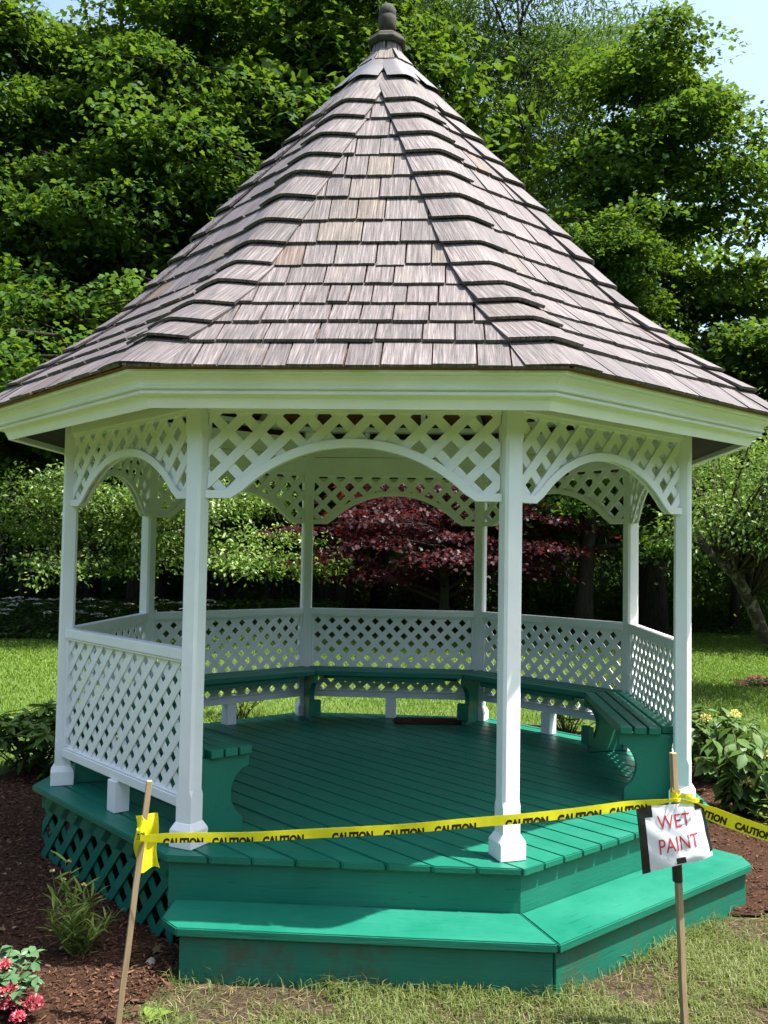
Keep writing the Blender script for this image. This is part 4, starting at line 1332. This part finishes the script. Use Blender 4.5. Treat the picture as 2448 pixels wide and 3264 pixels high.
# fallen leaves, pale bits and one stone in the front bed
STONE = mat_plain('pale_stone', (.30, .28, .23), .9, .2, .25, 20, bumps=.5)
r4 = random.Random(12)
for i, (x, y, r0, lab) in enumerate([(-.80, -2.10, .022, 'pale stone lying in the mulch beside the step'), (-1.62, -.95, .014, 'tiny pale pebble in the shaded mulch left of the skirting'), (-1.42, -1.62, .016, 'small pale pebble in the shaded mulch above the weed')]):
    V, F = lathe([(.3 * r0, -.4 * r0), (r0, 0), (.95 * r0, .35 * r0), (.5 * r0, .75 * r0), (.1 * r0, .85 * r0)], 9)
    V = [(v[0] * r4.uniform(.8, 1.2), v[1] * r4.uniform(.7, 1.1), v[2] * r4.uniform(.8, 1.2)) for v in V]
    tag(mobj('pebble', fix(pydata(V, F)), None, Matrix.Translation((x, y, G + .03)), STONE), lab, 'stone')

# ------------------------------------------------------------------ mat on the deck
MATM = mat_plain('dark_red_mat', (.055, .018, .016), .9, .2, .3, 60, bumps=.4)
mp_ = [(-.28, -.09), (-.25, -.125), (.25, -.125), (.28, -.09), (.28, .09), (.25, .125), (-.25, .125), (-.28, .09)]
tag(mobj('floor_mat', prism(mp_, 0, .012, 'z', .003, 1), None, Matrix.Translation((.315, 1.62, .003)) @ Matrix.Rotation(radians(6), 4, 'Z'), MATM), 'dark red mat with clipped corners on the deck under the rear bench', 'mat')

# ------------------------------------------------------------------ stakes, tape and sign
def stake(B, T, w, label):
    B, T = Vector(B), Vector(T)
    d = (T - B); L = d.length; d.normalize()
    X = Vector((1, 0, 0)); X = (X - d * X.dot(d)).normalized(); Y = d.cross(X)
    h = w / 2
    V, F = [], []
    n = 9
    for i in range(n):
        z = L * i / (n - 1); wb = .0012 * sin(i * 2.3)
        V += [(-h + wb, -h, z), (h + wb, -h, z), (h + wb, h, z), (-h + wb, h, z)]
    for i in range(n - 1):
        for k in range(4): F.append((i * 4 + k, i * 4 + (k + 1) % 4, i * 4 + 4 + (k + 1) % 4, i * 4 + 4 + k))
    F += [(3, 2, 1, 0), tuple((n - 1) * 4 + k for k in range(4))]
    M = Matrix(((X.x, Y.x, d.x, B.x), (X.y, Y.y, d.y, B.y), (X.z, Y.z, d.z, B.z), (0, 0, 0, 1)))
    M = M @ Matrix.Rotation(radians(22), 4, 'Z')
    me = fix(pydata(V, F), .0015, 1)
    return tag(mobj('wooden_stake', me, None, M, STAKE), label, 'stake')
stake((-.7705, -2.6235, G - .10), (-.675, -2.585, .491), .0215, 'brown wooden stake leaning in the mulch, caution tape tied round it')
stake((1.3745, -2.42, G - .10), (1.324, -2.42, .623), .0225, 'wooden stake on the right that carries the wet paint sign')

def mat_tape():
    m, nt, b = newmat('yellow_tape')
    v = mapped(nt, 'Object', (1, 1, 1)); n1 = noise(nt, v, 25, 3)
    nt.links.new(ramp(nt, n1, [(.3, (.80, .74, .015)), (.7, (.90, .85, .04))]), b.inputs['Base Color'])
    b.inputs['Roughness'].default_value = .30
    tr = nd(nt, 'ShaderNodeBsdfTranslucent'); tr.inputs[0].default_value = (.85, .82, .04, 1)
    mx = nd(nt, 'ShaderNodeMixShader', i_0=.3)
    nt.links.new(b.outputs[0], mx.inputs[1]); nt.links.new(tr.outputs[0], mx.inputs[2])
    nt.links.new(mx.outputs[0], nt.nodes['Material Output'].inputs[0])
    bump(nt, b, n1, .2, .003)
    return m
TAPE = mat_tape()
INK = mat_plain('black_ink', (.018, .012, .008), .45, .4, .1)
RED = mat_plain('red_print', (.55, .035, .05), .5, .4, .1)
PAPER = mat_plain('paper_in_plastic', (.72, .74, .78), .16, .6, .05, 6)
DUCT = mat_plain('black_duct_tape', (.012, .012, .013), .38, .5, .3, 40, bumps=.25)

def text_mesh(body, bold=0.0):
    cu = bpy.data.curves.new('txt', 'FONT')
    cu.body = body; cu.size = 1.0; cu.offset = bold; cu.resolution_u = 3
    o = bpy.data.objects.new('txt', cu); COL.objects.link(o)
    dg = bpy.context.evaluated_depsgraph_get()
    me = bpy.data.meshes.new_from_object(o.evaluated_get(dg))
    bpy.data.objects.remove(o); bpy.data.curves.remove(cu)
    co = np.array([v.co[:] for v in me.vertices])
    mn, mx = co.min(0), co.max(0)
    me.transform(Matrix.Diagonal((1 / (mx[0] - mn[0]), 1 / (mx[1] - mn[1]), 1, 1)) @ Matrix.Translation((-mn[0], -mn[1], 0)))
    me.materials.clear()
    return me           # unit square

def cut_text(me, lo=None, hi=None, slices=14):
    bm = bmesh.new(); bm.from_mesh(me)
    if lo is not None: bmesh.ops.bisect_plane(bm, geom=bm.verts[:] + bm.edges[:] + bm.faces[:], plane_co=(0, lo, 0), plane_no=(0, -1, 0), clear_outer=True)
    if hi is not None: bmesh.ops.bisect_plane(bm, geom=bm.verts[:] + bm.edges[:] + bm.faces[:], plane_co=(0, hi, 0), plane_no=(0, 1, 0), clear_outer=True)
    for i in range(1, slices):
        bmesh.ops.bisect_plane(bm, geom=bm.verts[:] + bm.edges[:] + bm.faces[:], plane_co=(i / slices, 0, 0), plane_no=(1, 0, 0))
    out = bpy.data.meshes.new('t'); bm.to_mesh(out); bm.free()
    return out

def ribbon(fn, nu, nv, th=.0005):
    """fn(u,v) -> Vector over the unit square, as a thin closed sheet"""
    V, F = [], []
    for s_ in (0, 1):
        for i in range(nu + 1):
            for j in range(nv + 1):
                u, v = i / nu, j / nv
                p = fn(u, v); e = 1e-3
                nrm = (fn(min(1, u + e), v) - fn(max(0, u - e), v)).cross(fn(u, min(1, v + e)) - fn(u, max(0, v - e)))
                nrm = nrm.normalized() if nrm.length > 1e-12 else Vector((0, -1, 0))
                V.append(p - nrm * (th * s_))
    m = (nu + 1) * (nv + 1)
    def ix(s_, i, j): return s_ * m + i * (nv + 1) + j
    for i in range(nu):
        for j in range(nv):
            F.append((ix(0, i, j), ix(0, i + 1, j), ix(0, i + 1, j + 1), ix(0, i, j + 1)))
            F.append((ix(1, i, j), ix(1, i, j + 1), ix(1, i + 1, j + 1), ix(1, i + 1, j)))
    for i in range(nu):
        F.append((ix(0, i, 0), ix(1, i, 0), ix(1, i + 1, 0), ix(0, i + 1, 0))); F.append((ix(0, i, nv), ix(0, i + 1, nv), ix(1, i + 1, nv), ix(1, i, nv)))
    for j in range(nv):
        F.append((ix(0, 0, j), ix(0, 0, j + 1), ix(1, 0, j + 1), ix(1, 0, j))); F.append((ix(0, nu, j), ix(1, nu, j), ix(1, nu, j + 1), ix(0, nu, j + 1)))
    me = pydata(V, F, True); me.set_sharp_from_angle(angle=radians(50))
    return me

def print_on(me, fn, u0, u1, v0, v1, parent, mat, name='lettering', shear=0.0, eps=.0012):
    """lay a unit text mesh on the sheet fn between u0..u1, v0..v1"""
    V = []
    for v in me.vertices:
        u_ = u0 + (u1 - u0) * (v.co.x + shear * v.co.y); w_ = v0 + (v1 - v0) * v.co.y
        p = fn(u_, w_); e = 2e-3
        nrm = (fn(u_ + e, w_) - fn(u_ - e, w_)).cross(fn(u_, w_ + e) - fn(u_, w_ - e)).normalized()
        V.append(p + nrm * eps)
    return mobj(name, pydata(V, [tuple(q.vertices) for q in me.polygons]), parent, None, mat)

# tape 1: stake to stake
A1 = Vector((-.688, -2.640, .290)); B1 = Vector((1.335, -2.445, .452))
def tape1(u, v):
    p = A1.lerp(B1, u)
    sag = .040 * 4 * u * (1 - u) * .86
    w = .037 * (0.55 + .45 * min(1, u * 22)) * (1 - .62 * max(0, (u - .90) / .10) ** 1.2)
    tilt = .15 * sin(u * 5) + .9 * max(0, (u - .9) / .1)
    z = (v - .5) * w
    return Vector((p.x, p.y - z * sin(tilt) * .5 - .0015 * sin(u * 40) * v, p.z - sag + z * cos(tilt) + .0012 * sin(u * 23)))
t1 = thing('caution_tape', 'yellow caution tape stretched across the steps from stake to stake', 'tape', (-.688, -2.64, .27))
mobj('tape_strip', ribbon(tape1, 90, 6), t1, None, TAPE)
ctext = cut_text(text_mesh('CAUTION', .055), lo=.50)
Ltot = (B1 - A1).length
# word starts measured along the photograph's tape
px = [(519, 649), (677, 808), (837, 970), (1059, 1189), (1222, 1353), (1385, 1519), (1611, 1748), (1777, 1917), (1943, 2062)]
def px_u(p):
    # pixel column -> parameter on the straight line A1..B1
    d = _f + _r * ((p - 1224) / 2966)
    best, bu = 9, 0
    for k_ in range(1001):
        q = A1.lerp(B1, k_ / 1000) - CAMP
        e = abs(q.dot(_r) / q.dot(_f) - (p - 1224) / 2966)
        if e < best: best, bu = e, k_ / 1000
    return bu
for a, b in px:
    print_on(ctext, tape1, px_u(a), px_u(b), -.50, .50, t1, INK)
# knot and the loose tail on the left stake
def wrap(u, v):
    a = 2 * pi * u
    r0 = .0185 + .0015 * sin(3 * a) + .001 * sin(v * 9)
    c = Vector((-.6915, -2.6135, .300))
    return c + Vector((cos(a) * r0, sin(a) * r0, (v - .5) * .042 + .006 * sin(a + 1)))
mobj('knot', ribbon(wrap, 24, 4), t1, None, TAPE)
ktext = cut_text(text_mesh('UTION', .03))
print_on(ktext, wrap, .60, .92, .15, .75, t1, INK)
def tail(u, v):
    x = -.7190 + .080 * u - .003 * sin(v * 5)
    z = .362 - .195 * v - .012 * sin(u * 3.1) * v + .010 * u * (1 - v)
    z -= .010 * sin(u * 7) * (v > .85)
    return Vector((x + .006 * sin(v * 7), -2.596 - .016 * sin(u * pi * 1.6 + .4) + .014 * v + .007 * sin(v * 9 + u * 4), z))
mobj('tape_tail', ribbon(tail, 8, 14), t1, None, TAPE)

# tape 2: from the right stake out of the picture
A2 = Vector((1.345, -2.452, .448)); B2 = Vector((2.55, -2.02, .10))
def tape2(u, v):
    p = A2.lerp(B2, u)
    w = .062 * (.35 + .65 * min(1, u * 9)) * (1 - .25 * u)
    tilt = -.35 + .7 * u
    sag = .05 * 4 * u * (1 - u)
    z = (v - .5) * w
    return Vector((p.x + z * .18, p.y + z * sin(tilt), p.z - sag + z * cos(tilt)))
t2 = thing('caution_tape', 'second caution tape running from the sign stake out at the right edge', 'tape', (1.345, -2.452, .40))
mobj('tape_strip', ribbon(tape2, 50, 6), t2, None, TAPE)
full = cut_text(text_mesh('CAUTION', .055))
for u0 in (.03, .19, .37, .53): print_on(full, tape2, u0, u0 + .13, .10, .62, t2, INK)
def wrap2(u, v):
    a = 2 * pi * u
    r0 = .019 + .002 * sin(3 * a)
    return Vector((1.3335, -2.42, .462)) + Vector((cos(a) * r0, sin(a) * r0, (v - .5) * .028 + .008 * sin(a)))
mobj('knot', ribbon(wrap2, 24, 4), t2, None, TAPE)
for i, (dx, dz, w) in enumerate(((.055, .012, .020), (-.022, .030, .012), (.080, -.004, .016))):
    def bow(u, v, dx=dx, dz=dz, w=w):
        return Vector((1.335 + dx * u, -2.452 - .012 * sin(u * pi), .462 + dz * u + (v - .5) * w * (.3 + u) + .006 * sin(u * 6)))
    mobj('bow_end', ribbon(bow, 8, 3), t2, None, TAPE)

# sign: sheet of paper in plastic, black tape on its edges
SC = [Vector((1.180, -2.45, .420)), Vector((1.432, -2.45, .447)), Vector((1.469, -2.45, .244)), Vector((1.206, -2.45, .170))]   # TL TR BR BL
def sheet_s(u, v):          # u right, v up
    p = (SC[3].lerp(SC[2], u)).lerp(SC[0].lerp(SC[1], u), v)
    curl = .030 * max(0, u - .62) ** 1.5 * 3 - .010 * sin(pi * u) - .008 * sin(3.2 * v + 2 * u) - .018 * math.exp(-((u - .80) ** 2 + (v - .12) ** 2) / .02) + .010 * math.exp(-((u - .62) ** 2 + (v - .2) ** 2) / .012)
    return p + Vector((0, curl + .002 * sin(17 * u + 5 * v) * sin(11 * v), -.012 * sin(pi * u) * v * 0 + .006 * sin(pi * u) * (1 - v)))
sg = thing('wet_paint_sign', 'white wet paint sign in clear plastic taped to the right stake', 'sign', (1.322, -2.45, .17))
mobj('paper', ribbon(sheet_s, 36, 32, .0008), sg, None, PAPER)
def strip_on(u0, u1, v0, v1, name='black_tape'):
    def fn(u, v):
        uu, vv = u0 + (u1 - u0) * u, v0 + (v1 - v0) * v
        p = sheet_s(uu, vv); return p + Vector((0, -.0018, 0))
    mobj(name, ribbon(fn, 10, 10, .0006), sg, None, DUCT)
strip_on(-.012, .10, -.005, .83)
strip_on(-.012, .215, .83, 1.015)
strip_on(.865, 1.012, .86, 1.012)
strip_on(.968, 1.012, .10, .86)
def neck(u, v):
    a = 2 * pi * u
    zz = .232 - .095 * v
    cx = 1.374 - .0505 * (zz - G + .1) / 1.053
    return Vector((cx + cos(a) * .0185, -2.42 + sin(a) * .0185, zz))
mobj('black_tape', ribbon(neck, 16, 4, .0006), sg, None, DUCT)
strip_on(.47, .60, .02, .115)
wt = cut_text(text_mesh('WET', .0), slices=6)
print_on(wt, sheet_s, .275, .760, .615, .835, sg, RED)
pt_ = cut_text(text_mesh('PAINT', .0), slices=8)
print_on(pt_, sheet_s, .255, .830, .235, .470, sg, RED)
